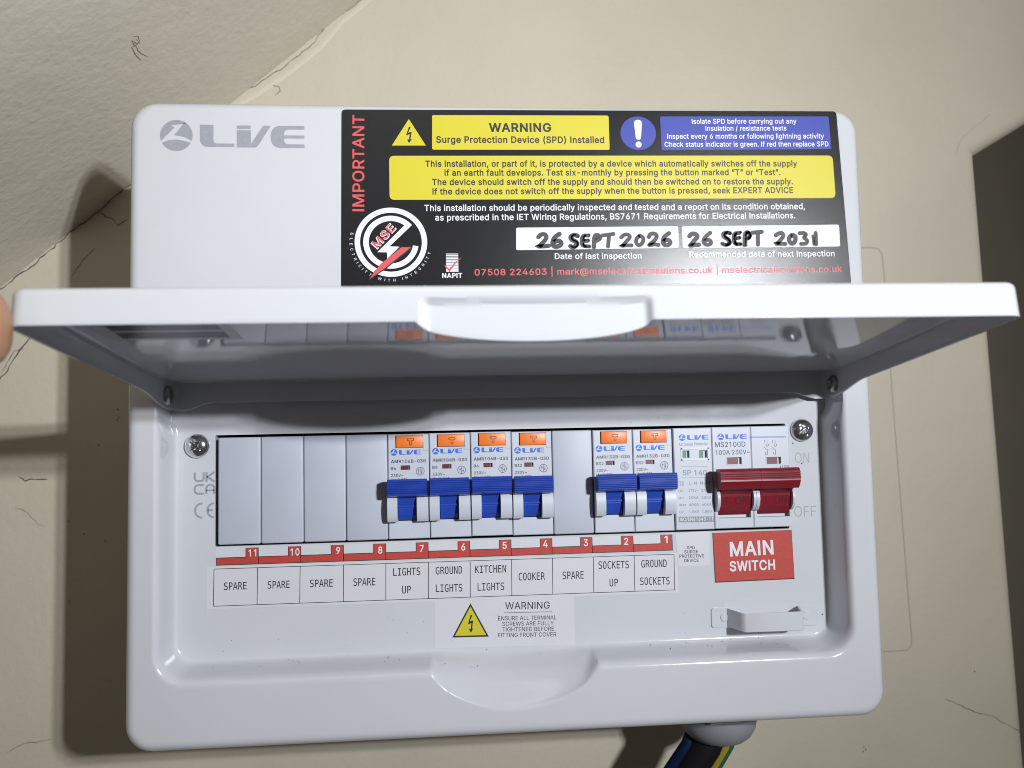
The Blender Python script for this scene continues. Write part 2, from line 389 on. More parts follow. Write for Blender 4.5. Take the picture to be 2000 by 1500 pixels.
MLT=[('MAIN', 221.28, -34.64, 241.14, -34.35, 5.95), ('SWITCH', 220.8, -41.24, 241.56, -41.14, 4.15)]

# ------------------------------------------------------------------ the setting: wall, sloping ceiling, deep opening on the right
YW = 100.0
def sm(t): t = max(0.0, min(1.0, t)); return t*t*(3-2*t)
wall = None
bm = bmesh.new()
path = [(433.81, -404.86), (419.25, 184.75), (767.6, 387.16)]
nrm = []
for i in range(3):
    d0 = (Vector(path[i])-Vector(path[i-1])).normalized() if i else None
    d1 = (Vector(path[i+1])-Vector(path[i])).normalized() if i < 2 else None
    n0 = Vector((-d0.y, d0.x)) if d0 else None; n1 = Vector((-d1.y, d1.x)) if d1 else None
    if n0 and n1: n_ = (n0+n1); n_ = n_/n_.dot(n0)
    else: n_ = n0 or n1
    nrm.append(n_)
R0 = 8.0; rows = []
for k in range(7):
    a = k/6*pi/2
    rows.append([bm.verts.new((p[0]+n_.x*R0*(1-sin(a)), YW+R0*(1-cos(a)), p[1]+n_.y*R0*(1-sin(a)))) for p, n_ in zip(path, nrm)])
rows.append([bm.verts.new((p[0], YW+200, p[1])) for p in path])
for A, B in zip(rows, rows[1:]):
    for i in range(2): bm.faces.new((A[i], A[i+1], B[i+1], B[i]))
f0 = rows[0]
c = [bm.verts.new(q) for q in ((760, YW, 700), (-700, YW, 700), (-700, YW, -400))]
bm.faces.new([f0[0], f0[1], f0[2]]+c)
wall = obj('wall', bm, 'wall', smooth=60); wall['kind'] = 'structure'
bm = bmesh.new()
vv = [bm.verts.new(q) for q in ((0, 560, -1500), (4000, 560, -1500), (4000, 560, 2500), (0, 560, 2500))]; bm.faces.new(vv)
o = obj('alcove_back_wall', bm, 'wall'); o['kind'] = 'structure'

CA = Vector((50.31, YW, 272.65)); CD = Vector((-0.7615, 0, -0.6482)); CE = Vector((0, -1, 0)); CN = Vector((0.6482, 0, -0.7615))
def cl(a, b, h=0.0): return CA+CD*a+CE*b+CN*h
bm = bmesh.new()
NB_ = 8; rows = []
for j, b in enumerate((-6, 0.0, 3, 8, 16, 30, 120, 760)):
    lift = {0.0: 0.0, 3: 0.0}.get(b, 0.0)
    rows.append([bm.verts.new(cl(a, b, lift)) for a in (-700, 0, 150, 300, 800)])
for A, B in zip(rows, rows[1:]):
    for i in range(4): bm.faces.new((A[i], A[i+1], B[i+1], B[i]))
ceiling = obj('sloping_ceiling', bm, 'ceil'); ceiling['kind'] = 'structure'

def crack(name, pts3, w, nrm_, m, parent):
    bm = bmesh.new(); P = [Vector(p) for p in pts3]; L = []; R_ = []
    Q = []
    for a, b in zip(P, P[1:]):                         # break long runs up so that the line wanders
        k = max(1, int((b-a).length/2.2))
        for i in range(k): Q.append(a.lerp(b, i/k))
    Q.append(P[-1])
    for i, p in enumerate(Q):
        d = (Q[min(i+1, len(Q)-1)]-Q[max(i-1, 0)]).normalized(); s = d.cross(nrm_).normalized()
        j = s*random.uniform(-1, 1)*min(0.7, w*1.3); ww = w*random.uniform(0.5, 1.25)*(0.35 if i in (0, len(Q)-1) else 1)
        L.append(bm.verts.new(p+j+s*ww/2+nrm_*0.12)); R_.append(bm.verts.new(p+j-s*ww/2+nrm_*0.12))
    for i in range(len(Q)-1): bm.faces.new((L[i], L[i+1], R_[i+1], R_[i]))
    return obj(name, bm, m, parent)
WN = Vector((0, -1, 0))
def wp(pts): return [(p[0], YW, p[1]) for p in pts]
crack('crack', wp([(52.47, 273.87), (30.76, 257.27), (22.9, 245.75), (8.52, 233.5), (-7.18, 222.28), (-25.55, 211.76)]), 0.4, WN, 'crack', wall)
crack('crack', wp([(-61.84, 178.78), (-78.13, 163.0), (-94.39, 148.64), (-110.5, 135.29), (-129.06, 117.69), (-144.85, 105.95), (-173.1, 80.66)]), 0.65, WN, 'crack', wall)
crack('crack', wp([(-94.41, 148.44), (-87.13, 144.9), (-83.38, 141.25), (-77.92, 144.39)]), 0.5, WN, 'crack', wall)
crack('crack', wp([(-125.86, 84.4), (-128.4, 80.27), (-132.33, 74.7), (-136.68, 67.82), (-141.85, 59.52), (-152.87, 44.26)]), 0.6, WN, 'crack', wall)
crack('crack', wp([(-131.63, 74.7), (-132.74, 72.47), (-136.79, 71.97), (-138.81, 67.82), (-143.96, 58.21)]), 0.3, WN, 'crack', wall)
crack('crack', wp([(-133.75, 3.49), (-131.83, 2.58), (-129.81, 1.97), (-127.18, 2.17), (-124.55, 2.47), (-120.51, 2.88), (-118.68, 1.77)]), 0.6, WN, 'crack', wall)
crack('crack', wp([(-134.77, -12.59), (-130.82, -13.2), (-126.77, -17.65), (-122.83, -21.6), (-118.88, -22.81)]), 0.35, WN, 'pencil', wall)
crack('crack', wp([(-107.45, 112.52), (-102.19, 120.41), (-95.52, 128.1)]), 0.3, WN, 'pencil', wall)
crack('crack', wp([(379.34, -136.3), (386.87, -139.54), (395.87, -144.3), (406.6, -147.13), (424.7, -157.24)]), 0.35, WN, 'crack', wall)
crack('crack', wp([(-1.25, 223.5), (1.08, 221.37), (4.22, 220.56), (5.03, 218.13), (1.9, 215.7)]), 0.45, WN, 'pencil', wall)
crack('crack', wp([(-136.89, -140.04), (-127.38, -135.8), (-114.43, -134.59)]), 0.35, WN, 'pencil', wall)
crack('scratch', wp([(404.47, 184.65), (409.93, 194.16), (425.42, 207.01), (428.85, 209.63)]), 0.35, WN, 'line', wall)
def ridge(name, pts, w, h, m, parent):
    """a low rounded ridge of filler or paint on the wall"""
    bm = bmesh.new(); P = [Vector((p[0], p[1])) for p in pts]; rows = []
    for i, p in enumerate(P):
        d = (P[min(i+1, len(P)-1)]-P[max(i-1, 0)]).normalized(); s = Vector((-d.y, d.x))
        rows.append([bm.verts.new((p.x+s.x*w*k, YW-hh, p.y+s.y*w*k)) for k, hh in ((-1, -0.2), (-0.5, h*0.7), (0, h), (0.5, h*0.7), (1, -0.2))])
    for A, B in zip(rows, rows[1:]):
        for i in range(4): bm.faces.new((A[i], A[i+1], B[i+1], B[i]))
    return obj(name, bm, m, parent, smooth=80)
pp = [(302.31, 126.69), (348.84, 127.3), (353.08, 126.58), (355.31, 123.65), (356.02, 113.04), (357.23, 42.83), (359.36, -30.6), (361.38, -99.38), (361.18, -104.95), (358.55, -107.77), (332.65, -108.08)]
ridge('patch_edge', pp, 0.6, 0.32, 'line', wall)
ridge('filler_band', [(59.55, 276.9), (39.32, 259.7), (27.18, 244.53), (10.99, 230.37), (-5.19, 218.74), (-23.4, 207.11)], 2.4, 0.25, 'caulk', wall)
bm = bmesh.new()                                        # grit and specks stuck to the paint
for x, z in [(-82.37, 39.09), (-82.87, 35.76), (-81.76, 34.85), (-82.57, 33.53), (-81.96, 36.77), (329.63, -160.58), (330.63, -162.1), (329.22, -163.31), (-88.13, -31.61), (-99.26, -27.56), (-85.09, -105.45), (416.62, 153.5), (-106.34, -62.96), (-102.3, -151.98), (-67.9, 100.89), (-92.18, 19.97), (342.77, 173.72), (398.41, -121.64), (170.82, -172.21), (-107.35, -20.48), (312.42, 30.09)]:
    r = random.uniform(0.2, 0.45); lathe(bm, [(r, 0), (r*0.6, -0.25)], (x, YW-0.02, z), 'y', 6)
obj('grit', bm, 'dust', wall, kind='stuff')
crack('filler_line', [cl(a, b) for a, b in ((230, 33.3), (212.6, 34.4), (182.2, 35.6), (162.8, 36.1), (147.4, 35.8), (125, 36.4))], 0.9, CN, 'caulk', ceiling)
crack('pencil_scribble', [cl(a, b) for a, b in ((115.2, 97.9), (112.9, 96.0), (113.9, 92.8), (117.1, 92.1), (116.6, 97.0), (115.5, 91.9), (118.1, 92.4), (118.3, 89.9), (119.4, 83.2), (118.7, 80.9))], 0.35, CN, 'pencil', ceiling)
crack('pencil_scribble', [cl(a, b) for a, b in ((114.3, 95.4), (114.5, 91.6), (116.6, 94.2), (116.7, 90.7), (117, 85), (115.9, 81.2), (114.9, 80.3))], 0.35, CN, 'pencil', ceiling)

# ------------------------------------------------------------------ consumer unit
FR = -14.0; PL = 2.5
XL, XR, ZB, ZT = -32.4, 281.6, -101.6, 162.9
unit = thing('consumer_unit', 'white metal consumer unit with its flap lifted open, on the cream wall', 'fuse box', (124, 100, ZB))
NS = dict(l=40, t=40, r=40, b=110)
def rect_ring(x0, x1, z0, z1, r, nc=8):
    """closed list of points, fixed count: left side up, top, right side down, bottom"""
    P = []
    def seg(a, b, n, ease=None): 
        for i in range(n): t = i/n; P.append((a[0]+(b[0]-a[0])*t, a[1]+(b[1]-a[1])*t))
    def arc(cx, cz, a0):
        for i in range(nc): t = a0-pi/2*i/nc; P.append((cx+r*cos(t), cz+r*sin(t)))
    seg((x0, z0+r), (x0, z1-r), 40); arc(x0+r, z1-r, pi)
    seg((x0+r, z1), (x1-r, z1), 40); arc(x1-r, z1-r, pi/2)
    seg((x1, z1-r), (x1, z0+r), 40); arc(x1-r, z0+r, 0)
    # bottom: dense between 84 and 163 where the finger scoop is
    xs = [x1-r+(163-(x1-r))*i/14 for i in range(14)]+[163-(163-84)*i/80 for i in range(80)]+[84+(x0+r-84)*i/16 for i in range(16)]
    for x in xs: P.append((x, z0))
    arc(x0+r, z0+r, -pi/2)
    return P
rings = []
def outer(ins, y, r=11): rings.append([(x, y, z) for x, z in rect_ring(XL+ins, XR-ins, ZB+ins, ZT-ins, max(1, r-ins))])
outer(0.6, 99.8); outer(0, 70); outer(0, 20); outer(0, FR+5)
for k in range(1, 8):
    a = k/7*pi/2; outer(4.5*(1-cos(a)), FR+4.5*(1-sin(a)))
outer(5.0, FR)
LX0, LX1, LZ0, LZ1 = -21.3, 269.5, -76.7, 58.0
IL, IR_, IB, IT = 4.1, 4.7, 6.7, 5.0
def bump(x):
    u = (x-123.6)/34.5
    return 14.6*max(0.0, 1-u*u)**0.85
PROF = [(-0.12, -14.0), (0, -14), (.12, -13.88), (.26, -13.5), (.38, -12.8), (.47, -11.7), (.53, -10.2), (.60, -7), (.68, -2), (.73, 0), (.79, 1.2), (.87, 2.05), (.95, 2.4), (1.0, 2.5), (1.12, 2.5)]
PROFS = [(-0.05, -14.0), (0, -14), (.025, -13.8), (.05, -13.45), (.08, -12.95), (.14, -12.2), (.25, -10.9), (.40, -9.2), (.58, -6.8), (.70, -4.2), (.79, -1), (.86, 1.2), (.93, 2.2), (1.0, 2.5), (1.05, 2.5)]
for (u, y), (u2, y2) in zip(PROF, PROFS):
    base = rect_ring(LX0, LX1, LZ0, LZ1, 13.0)
    foot = rect_ring(LX0+IL, LX1-IR_, LZ0+IB, LZ1-IT, 8.0)
    row = []
    for (x, z), (fx, fz) in zip(base, foot):
        bp_ = 0; w = 0
        if abs(z-LZ0) < 1e-6:
            bp_ = bump(x); w = sm(bp_/6.0)
        uu = u*(1-w)+u2*w; yy = y*(1-w)+y2*w
        if z > 20 and (abs(x-LX0) < 14 or abs(x-LX1) < 14) and 0 <= uu <= 1:   # hinge pocket: the wall stands steeper here
            k = sm((z-24)/8); uu = uu*(1-k)+min(uu, 0.30+0.05*uu)*k if uu < 0.99 else uu
        zz = z-bp_
        row.append((x+(fx-x)*uu, yy, zz+(fz-zz)*uu))
    rings.append(row)
cut = rect_ring(-1.7, 248.9, -23.4, 23.6, 0.6)
rings.append([(x, PL, z) for x, z in cut]); rings.append([(x, PL+1.4, z) for x, z in cut]); rings.append([(x, PL+40, z) for x, z in rect_ring(-4, 254, -27, 27, 1)])
bm = bmesh.new()
RV = [[bm.verts.new(p) for p in r] for r in rings]
for A, B in zip(RV, RV[1:]):
    n = len(A)
    for i in range(n):
        try: bm.faces.new((A[i], A[(i+1) % n], B[(i+1) % n], B[i]))
        except ValueError: pass
cover = obj('front_cover', bm, 'paint', unit, smooth=35)

def screw(name, x, z, a, parent):
    """domed cross head screw; the cross recess is cut out of the head"""
    R = 5.2; bm = bmesh.new()
    prof = [(R*0.94, 0.6), (R*0.98, 0), (R, -0.7), (R*0.96, -1.3), (R*0.82, -2.1), (R*0.6, -2.75), (R*0.35, -3.1), (0.3, -3.2)]
    lathe(bm, prof, (0, 0, 0), 'y', 40); bmesh.ops.recalc_face_normals(bm, faces=bm.faces)
    for f in bm.faces: f.smooth = len(f.verts) == 4
    me = bpy.data.meshes.new(name); bm.to_mesh(me); bm.free()
    s = bpy.data.objects.new(name, me); COL.objects.link(s); cutters = []
    for b_ in (a, a+pi/2):
        bm = bmesh.new(); d = Vector((cos(b_), sin(b_))); n_ = Vector((-d.y, d.x))
        pts = [(d.x*u+n_.x*v, d.y*u+n_.y*v) for u, v in ((-3.4, -.38), (-.9, -.62), (.9, -.62), (3.4, -.38), (3.4, .38), (.9, .62), (-.9, .62), (-3.4, .38))]
        cen = (0.0, -0.9, 0.0)
        add_prism(bm, pts, lambda p: (p[0], -6.0, p[1]), lambda p: (p[0]*0.55, -1.3, p[1]*0.55)); bmesh.ops.recalc_face_normals(bm, faces=bm.faces)
        mc = bpy.data.meshes.new('cutter'); bm.to_mesh(mc); bm.free(); oc = bpy.data.objects.new('cutter', mc); COL.objects.link(oc); cutters.append(oc)
        md = s.modifiers.new('cross', 'BOOLEAN'); md.operation = 'DIFFERENCE'; md.object = oc; md.solver = 'EXACT'
    bpy.context.view_layer.update()
    dg = bpy.context.evaluated_depsgraph_get(); m2 = bpy.data.meshes.new_from_object(s.evaluated_get(dg))
    bpy.data.objects.remove(s); bpy.data.meshes.remove(me)
    for oc in cutters: mc = oc.data; bpy.data.objects.remove(oc); bpy.data.meshes.remove(mc)
    off = Vector((x, PL, z))-root_of(parent)
    for v in m2.vertices: v.co = (v.co+off)*S
    m2.materials.clear(); m2.name = name
    return link(name, m2, 'chrome', parent)
screw('fixing_screw', -9.06, 19.22, radians(52), unit)
screw('fixing_screw', 256.36, 20.47, radians(33), unit)

# maker's logo, drawn as outlines
def add_logo(bm, x0, z0, x1, z1, y):
    """x0..x1 spans the whole mark, z0 is the foot and z1 the top of the disc"""
    def T(px, py): return (x0+(px-306)/(1369-306)*(x1-x0), z1-(py-204)/(430-204)*(z1-z0))
    def poly(pts): flat(bm, [T(*p) for p in pts], y)
    cx, cy, R = 427, 317, 119
    def arc(a0, a1, n=18, ry=113): return [(cx+R*cos(radians(a0+(a1-a0)*i/(n-1))), cy-ry*sin(radians(a0+(a1-a0)*i/(n-1)))) for i in range(n)]
    # upper left and right lobes around the white streak
    poly(arc(201, 62, 22)+[(490, 230), (385, 246), (415, 258)])
    poly(arc(60, -21, 16)+[(500, 335), (455, 322), (410, 315)])
    poly(arc(-152, -28, 22)+[(490, 357), (430, 346), (370, 352)])
    poly([(597, 237), (697, 237), (697, 345), (701, 360), (711, 370), (725, 373), (851, 373), (851, 399), (655, 399), (628, 394), (608, 378), (597, 350)])
    poly([(868, 240), (970, 240), (970, 266), (868, 266)])
    poly([(868, 275), (970, 275), (974, 372), (1062, 240), (1119, 240), (1027, 385), (1014, 396), (1000, 401), (868, 401)])
    poly([(1369, 240), (1369, 268), (1245, 268), (1230, 272), (1220, 284), (1217, 310), (1369, 310), (1369, 333), (1217, 333), (1220, 357), (1230, 370), (1248, 375), (1369, 375), (1369, 403), (1180, 403), (1150, 394), (1128, 372), (1118, 340), (1118, 304), (1128, 270), (1150, 249), (1180, 240)])
bm = bmesh.new(); add_logo(bm, -19.6, 141.3, 39.3, 154.5, FR-0.03)
obj('maker_logo', bm, 'grey', unit)
bm = bmesh.new()
W_ = 0.85; y = PL-0.03
stroke(bm, [(-10.2, 8.0), (-10.2, 5.3), (-9.7, 4.6), (-9.0, 4.3), (-7.4, 4.3), (-6.8, 4.6), (-6.5, 5.3), (-6.5, 8.0)], W_, y)
stroke(bm, [(-5.3, 8.0), (-5.3, 3.9)], W_, y); stroke(bm, [(-2.1, 8.0), (-4.9, 6.0), (-2.0, 3.9)], W_, y)
stroke(bm, [(-6.4, 2.6), (-9.0, 2.6), (-9.8, 2.2), (-10.2, 1.4), (-10.2, 0.2), (-9.8, -0.6), (-9.0, -1.0), (-6.4, -1.0)], W_, y)
stroke(bm, [(-5.4, -1.3), (-5.4, 1.4), (-4.9, 2.3), (-4.2, 2.6), (-3.2, 2.6), (-2.5, 2.3), (-2.1, 1.4), (-2.1, -1.3)], W_, y); stroke(bm, [(-5.4, 0.3), (-2.1, 0.3)], W_*0.8, y)
def arcp(cx, cz, r, a0, a1, n=18): return [(cx+r*cos(radians(a0+(a1-a0)*i/(n-1))), cz+r*sin(radians(a0+(a1-a0)*i/(n-1)))) for i in range(n)]
stroke(bm, arcp(-7.0, -8.1, 3.0, 90, 270), W_, y); stroke(bm, arcp(-1.9, -8.1, 3.0, 95, 265), W_, y); stroke(bm, [(-4.8, -8.1), (-2.6, -8.1)], W_, y)
obj('approval_mark', bm, 'greyp' if False else 'grey', unit)
text('switch_position_text', 'grey', unit, ONOFF, PL-0.03, SANS, -0.004, 1.0)

# padlock staple pressed out of the plate
bm = bmesh.new()
def tab(pts): 
    prism_xz(bm, rrect(pts, 1.4), PL-0.7, PL+0.3)
tab([(211.6, -57.0), (222.4, -57.3), (222.0, -66.0), (211.5, -65.6)])
tab([(249.0, -57.6), (260.4, -57.9), (259.8, -66.3), (248.8, -66.1)])
def band(z0, z1, t=1.0):
    prof = [(218.5, PL-0.5), (221.2, PL-9.2), (221.9, PL-11.2), (223.2, PL-12.0), (247.4, PL-12.0), (248.6, PL-11.2), (249.1, PL-9.2), (251.6, PL-0.5)]
    inn = [(219.6, PL-0.5), (222.2, PL-9.0), (222.8, PL-10.4), (223.8, PL-11.0), (246.8, PL-11.0), (247.7, PL-10.4), (248.1, PL-9.0), (250.5, PL-0.5)]
    poly = prof+inn[::-1]
    add_prism(bm, poly, lambda p: (p[0], p[1], z0-0.004*(p[0]-220)), lambda p: (p[0], p[1], z1-0.004*(p[0]-220)))
band(-65.2, -57.2)
st = obj('padlock_staple', bm, 'paint', unit, smooth=40)
md = st.modifiers.new('bevel', 'BEVEL'); md.width = 0.0003; md.segments = 2; md.limit_method = 'ANGLE'; md.angle_limit = radians(40); md.harden_normals = False
for cx_, cz_ in ((217.3, -61.2), (254.6, -61.7)):
    bm = bmesh.new(); prism_xz(bm, circ(cx_, cz_, 1.75, n=24), PL-1.15, PL-0.5)
    hp = obj('half_punched_hole', bm, 'paint', st, smooth=40)
    md = hp.modifiers.new('bevel', 'BEVEL'); md.width = 0.0002; md.segments = 2; md.limit_method = 'ANGLE'
bm = bmesh.new()
rg = random.Random(5)
def speck(x, y, z, r): lathe(bm, [(r, 0), (r*0.7, -0.2)], (x, y, z), 'y', 6, rg.random())
for i in range(46):
    x = rg.choice((rg.uniform(-8, 40), rg.uniform(190, 262), rg.uniform(40, 190))); t = rg.uniform(0, 1)
    zz = -70.6-4*t; speck(x, 2.0-14*t if t > .1 else 2.2, zz, rg.uniform(0.1, 0.24))
for i in range(40): speck(rg.uniform(-12, 260), PL-0.05, rg.choice((rg.uniform(25, 34), rg.uniform(-68, -52))), rg.uniform(0.07, 0.14))
for x, z in ((262.3, -61.7), (252.2, 14.6), (255.9, 5.5)): speck(x, PL-0.05, z, 0.35)
for x in (268.0, 268.6): speck(266.8, -6, rg.uniform(-50, 20), 0.3)
obj('grit', bm, 'dust', unit, kind='stuff')

# ---- the lifted flap
TH = 0.134; cT, sT = cos(TH), sin(TH)
YR, ZR, LL, FX0, FX1, FH, FE = 0.3, 48.07, 122.2, -19.3, 268.5, 10.9, 13.9
def lp(x, t, o): return (x+(x-124.6)*0.0105*t/LL, YR-t*cT+o*sT, ZR+t*sT+o*cT)
def flange(x, t):
    h = FH
    if t > LL-6:                       # finger tab hanging from the free edge
        u = (x-123.0)/33.0
        h += 5.4*max(0.0, 1-u*u)**0.55*sm((t-(LL-6))/4)
    ex = min(x-FX0, FX1-x)
    ear = max(1-sm((t-7)/24) if ex < 8 else 0, (1-sm((ex-6)/12)) if t < 8 else 0)
    return h+(FE-FH)*ear
def lid_ring(ins, r):
    x0, x1, t0, t1 = FX0+ins, FX1-ins, ins, LL-ins; P = []; nc = 7; r = max(0.4, r-ins)
    def arc(cx, ct, a0):
        for i in range(nc): t = a0-pi/2*i/nc; P.append((cx+r*cos(t), ct+r*sin(t)))
    for i in range(40): k = (i/40)**1.0; P.append((x0, t0+r+(t1-t0-2*r)*k))
    arc(x0+r, t1-r, pi)
    a, b = x0+r, x1-r
    for i in range(20): P.append((a+(86-a)*i/20, t1))
    for i in range(120): P.append((86+(160-86)*i/120, t1))
    for i in range(20): P.append((160+(b-160)*i/20, t1))
    arc(x1-r, t1-r, pi/2)
    for i in range(40): P.append((x1, t1-r-(t1-t0-2*r)*i/40))
    arc(x1-r, t0+r, 0)
    for i in range(16): P.append((b-18*i/16, t0))
    for i in range(20): P.append((b-18+(a+18-(b-18))*i/20, t0))
    for i in range(16): P.append((a+18-18*i/16, t0))
    arc(x0+r, t0+r, -pi/2)
    return P
TK = 1.0; TP = 1.8
def press(x, t, o):                    # shallow pressing in the middle of the free edge
    if t < LL-5: return 0.0
    return 2.3*sm((x-90.6)/3.0)*sm((157.2-x)/2.4)*sm((-3.6-o)/2.2)
bm = bmesh.new(); RV = []
def lrow(ins, f, o_abs=None, inner=False):
    base = lid_ring(0.0, 5.0); cur = lid_ring(ins, 5.0); row = []
    for (bx, bt), (x, t) in zip(base, cur):
        h = flange(bx, bt)
        o = o_abs if o_abs is not None else (-2.0-f*(h-2.0))
        row.append(bm.verts.new(lp(x, t-press(bx, bt, o), o)))
    RV.append(row)
lrow(2.6, 0, 0.0)
for k in range(0, 6):
    a = k/5*pi/2; lrow(2.0*(1-sin(a)), 0, -2.0*(1-cos(a)))
for f in (.08, .16, .24, .32, .42, .55, .7, .85, .97): lrow(0.0, f)
lrow(0.12, 1.0); lrow(TK-0.12, 1.0)
for f in (.97, .85, .7, .55, .42, .32, .24): lrow(TK, f)
for k in range(0, 6):
    a = k/5*pi/2; lrow(TK+1.6*(1-cos(a)), 0, -TP-1.3+1.3*sin(a))
lrow(TK+2.3, 0, -TP)
for A, B in zip(RV, RV[1:]):
    n = len(A)
    for i in range(n): bm.faces.new((A[i], A[(i+1) % n], B[(i+1) % n], B[i]))
bm.faces.new(RV[0]); inner = bm.faces.new(RV[-1][::-1])
td = Vector(lp(0, 1, 0))-Vector(lp(0, 0, 0)); od = Vector(lp(0, 0, 1))-Vector(lp(0, 0, 0)); T0 = Vector(lp(0, 0, 0))
sheet_geo = [inner]
for k in range(1, 30):
    g_ = list({e for f in sheet_geo for e in f.edges}|{v for f in sheet_geo for v in f.verts}|set(sheet_geo))
    r_ = bmesh.ops.bisect_plane(bm, geom=g_, plane_co=T0+td*(LL*k/30), plane_no=td, dist=1e-4)
    sheet_geo = [f for f in r_['geom'] if isinstance(f, bmesh.types.BMFace)]
for v in {v for f in sheet_geo for v in f.verts}:      # the panel is very slightly crowned towards the hinge
    t = max(0.0, min(1.0, (v.co-T0).dot(td)/LL)); v.co += od*(-1.6*sin(pi*t**0.6))
lid = obj('lid', bm, 'paintlid', unit, smooth=38)
lid['label'] = 'white flap lifted level, with a finger tab on its free edge'
for sgn, x in ((1, FX0+TK), (-1, FX1-TK)):
    p = lp(x, 6.4, -8.6); bm = bmesh.new()
    prof = [(3.9, -0.5), (4.0, 0.5), (3.6, 1.2), (2.6, 1.8), (1.7, 2.0)]
    prof += [(1.4, 1.6), (0.9, 0.7)] if sgn < 0 else [(0.9, 2.2)]
    lathe(bm, [(r, h*sgn) for r, h in prof], p, 'x', 24)
    obj('hinge_rivet', bm, 'rivet', lid, smooth=50)

# a pale label with dark bars stuck inside the flap, near its free edge
def inside(x, t, lift): return lp(x, t, -TP-1.6*sin(pi*(t/LL)**0.6)-lift)
def lid_patch(bm, x0, x1, t0, t1, lift, n=8):
    R_ = [[bm.verts.new(inside(x, t0+(t1-t0)*k/n, lift)) for x in (x0, x1)] for k in range(n+1)]
    for p_, q_ in zip(R_, R_[1:]): bm.faces.new((p_[0], p_[1], q_[1], q_[0]))
il = thing('inner_label', 'pale label with dark blue bars stuck under the lifted flap, towards its left end', 'label', lp(9, 75, -4))
bm = bmesh.new(); lid_patch(bm, -12.6, 30.6, 75.0, 112.0, 0.08); obj('backing', bm, 'lidlabel', il)
for k in range(4):
    bm = bmesh.new(); lid_patch(bm, -6.8, 27.0, 77.6+k*8.6, 84.0+k*8.6, 0.13); obj('blue_bar', bm, 'labelblue', il)

# ------------------------------------------------------------------ modules
def holes_plate(bm, x0, x1, z0, z1, holes, y0, yb):
    """front slab with real rectangular holes (x0,x1,z0,z1,depth); chamfered outline"""
    ch = 0.35
    xs = sorted({x0+ch, x1-ch, *[h[0] for h in holes], *[h[1] for h in holes]}); zs = sorted({z0+ch, z1-ch, *[h[2] for h in holes], *[h[3] for h in holes]})
    xs = [x for x in xs if x0+ch-1e-6 <= x <= x1-ch+1e-6]; zs = [z for z in zs if z0+ch-1e-6 <= z <= z1-ch+1e-6]
    V = {}
    def v(x, y, z):
        k = (round(x, 4), round(y, 4), round(z, 4))
        if k not in V: V[k] = bm.verts.new((x, y, z))
        return V[k]
    for xa, xb in zip(xs, xs[1:]):
        for za, zb in zip(zs, zs[1:]):
            cx, cz = (xa+xb)/2, (za+zb)/2
            if any(h[0] < cx < h[1] and h[2] < cz < h[3] for h in holes): continue
            bm.faces.new((v(xa, y0, za), v(xb, y0, za), v(xb, y0, zb), v(xa, y0, zb)))
    for a, b, c_, d, dep in holes:
        y1 = y0+dep
        P = [(a, c_), (b, c_), (b, d), (a, d)]
        # walls follow the grid so that edges meet
        for i in range(4):
            p, q = P[i], P[(i+1) % 4]
            f = [bm.verts.new((p[0], y0, p[1])), bm.verts.new((q[0], y0, q[1])), bm.verts.new((q[0], y1, q[1])), bm.verts.new((p[0], y1, p[1]))]
            bm.faces.new(f)
        bm.faces.new([bm.verts.new((p[0], y1, p[1])) for p in P])
    O = [(x0, z0), (x1, z0), (x1, z1), (x0, z1)]; I_ = [(x0+ch, z0+ch), (x1-ch, z0+ch), (x1-ch, z1-ch), (x0+ch, z1-ch)]
    for i in range(4):
        j = (i+1) % 4
        bm.faces.new([bm.verts.new(p) for p in ((I_[i][0], y0, I_[i][1]), (I_[j][0], y0, I_[j][1]), (O[j][0], y0+ch, O[j][1]), (O[i][0], y0+ch, O[i][1]))])
        bm.faces.new([bm.verts.new(p) for p in ((O[i][0], y0+ch, O[i][1]), (O[j][0], y0+ch, O[j][1]), (O[j][0], yb, O[j][1]), (O[i][0], yb, O[i][1]))])

PITCH = 17.8
def dup(root, loc, label, only=None):
    r = root.copy(); COL.objects.link(r); r.location = Vector(loc)*S; r['label'] = label; ROOT[r.name] = Vector(loc)
    for ch in list(root.children):
        c_ = ch.copy(); COL.objects.link(c_); c_.parent = r
        for g in ch.children:
            d_ = g.copy(); COL.objects.link(d_); d_.parent = c_
    return r

# blanks
def make_blank(label):
    t = thing('blank_module', label, 'blank cover', (0, 10, 0), 'blank covers in the breaker row')
    bm = bmesh.new(); add_box(bm, 0.12, 17.66, -0.0, 12, -22.5, 22.5, bev=0.7, seg=3)
    obj('cover_plate', bm, 'plastic2', t, smooth=40)
    return t
b0 = make_blank('plain grey blank cover above circuit number 11, at the left end of the row')
SPARE = {10: 'plain grey blank cover above circuit number 10, second from the left end', 9: 'plain grey blank cover above circuit number 9, third from the left end',
         8: 'plain grey blank cover above circuit number 8, touching the first blue breaker', 3: 'lone grey blank cover above circuit number 3, between two blue breakers'}
for n, l in SPARE.items(): dup(b0, ((11-n)*PITCH, 10+(0.25 if n in (9, 8) else 0), 0), l)

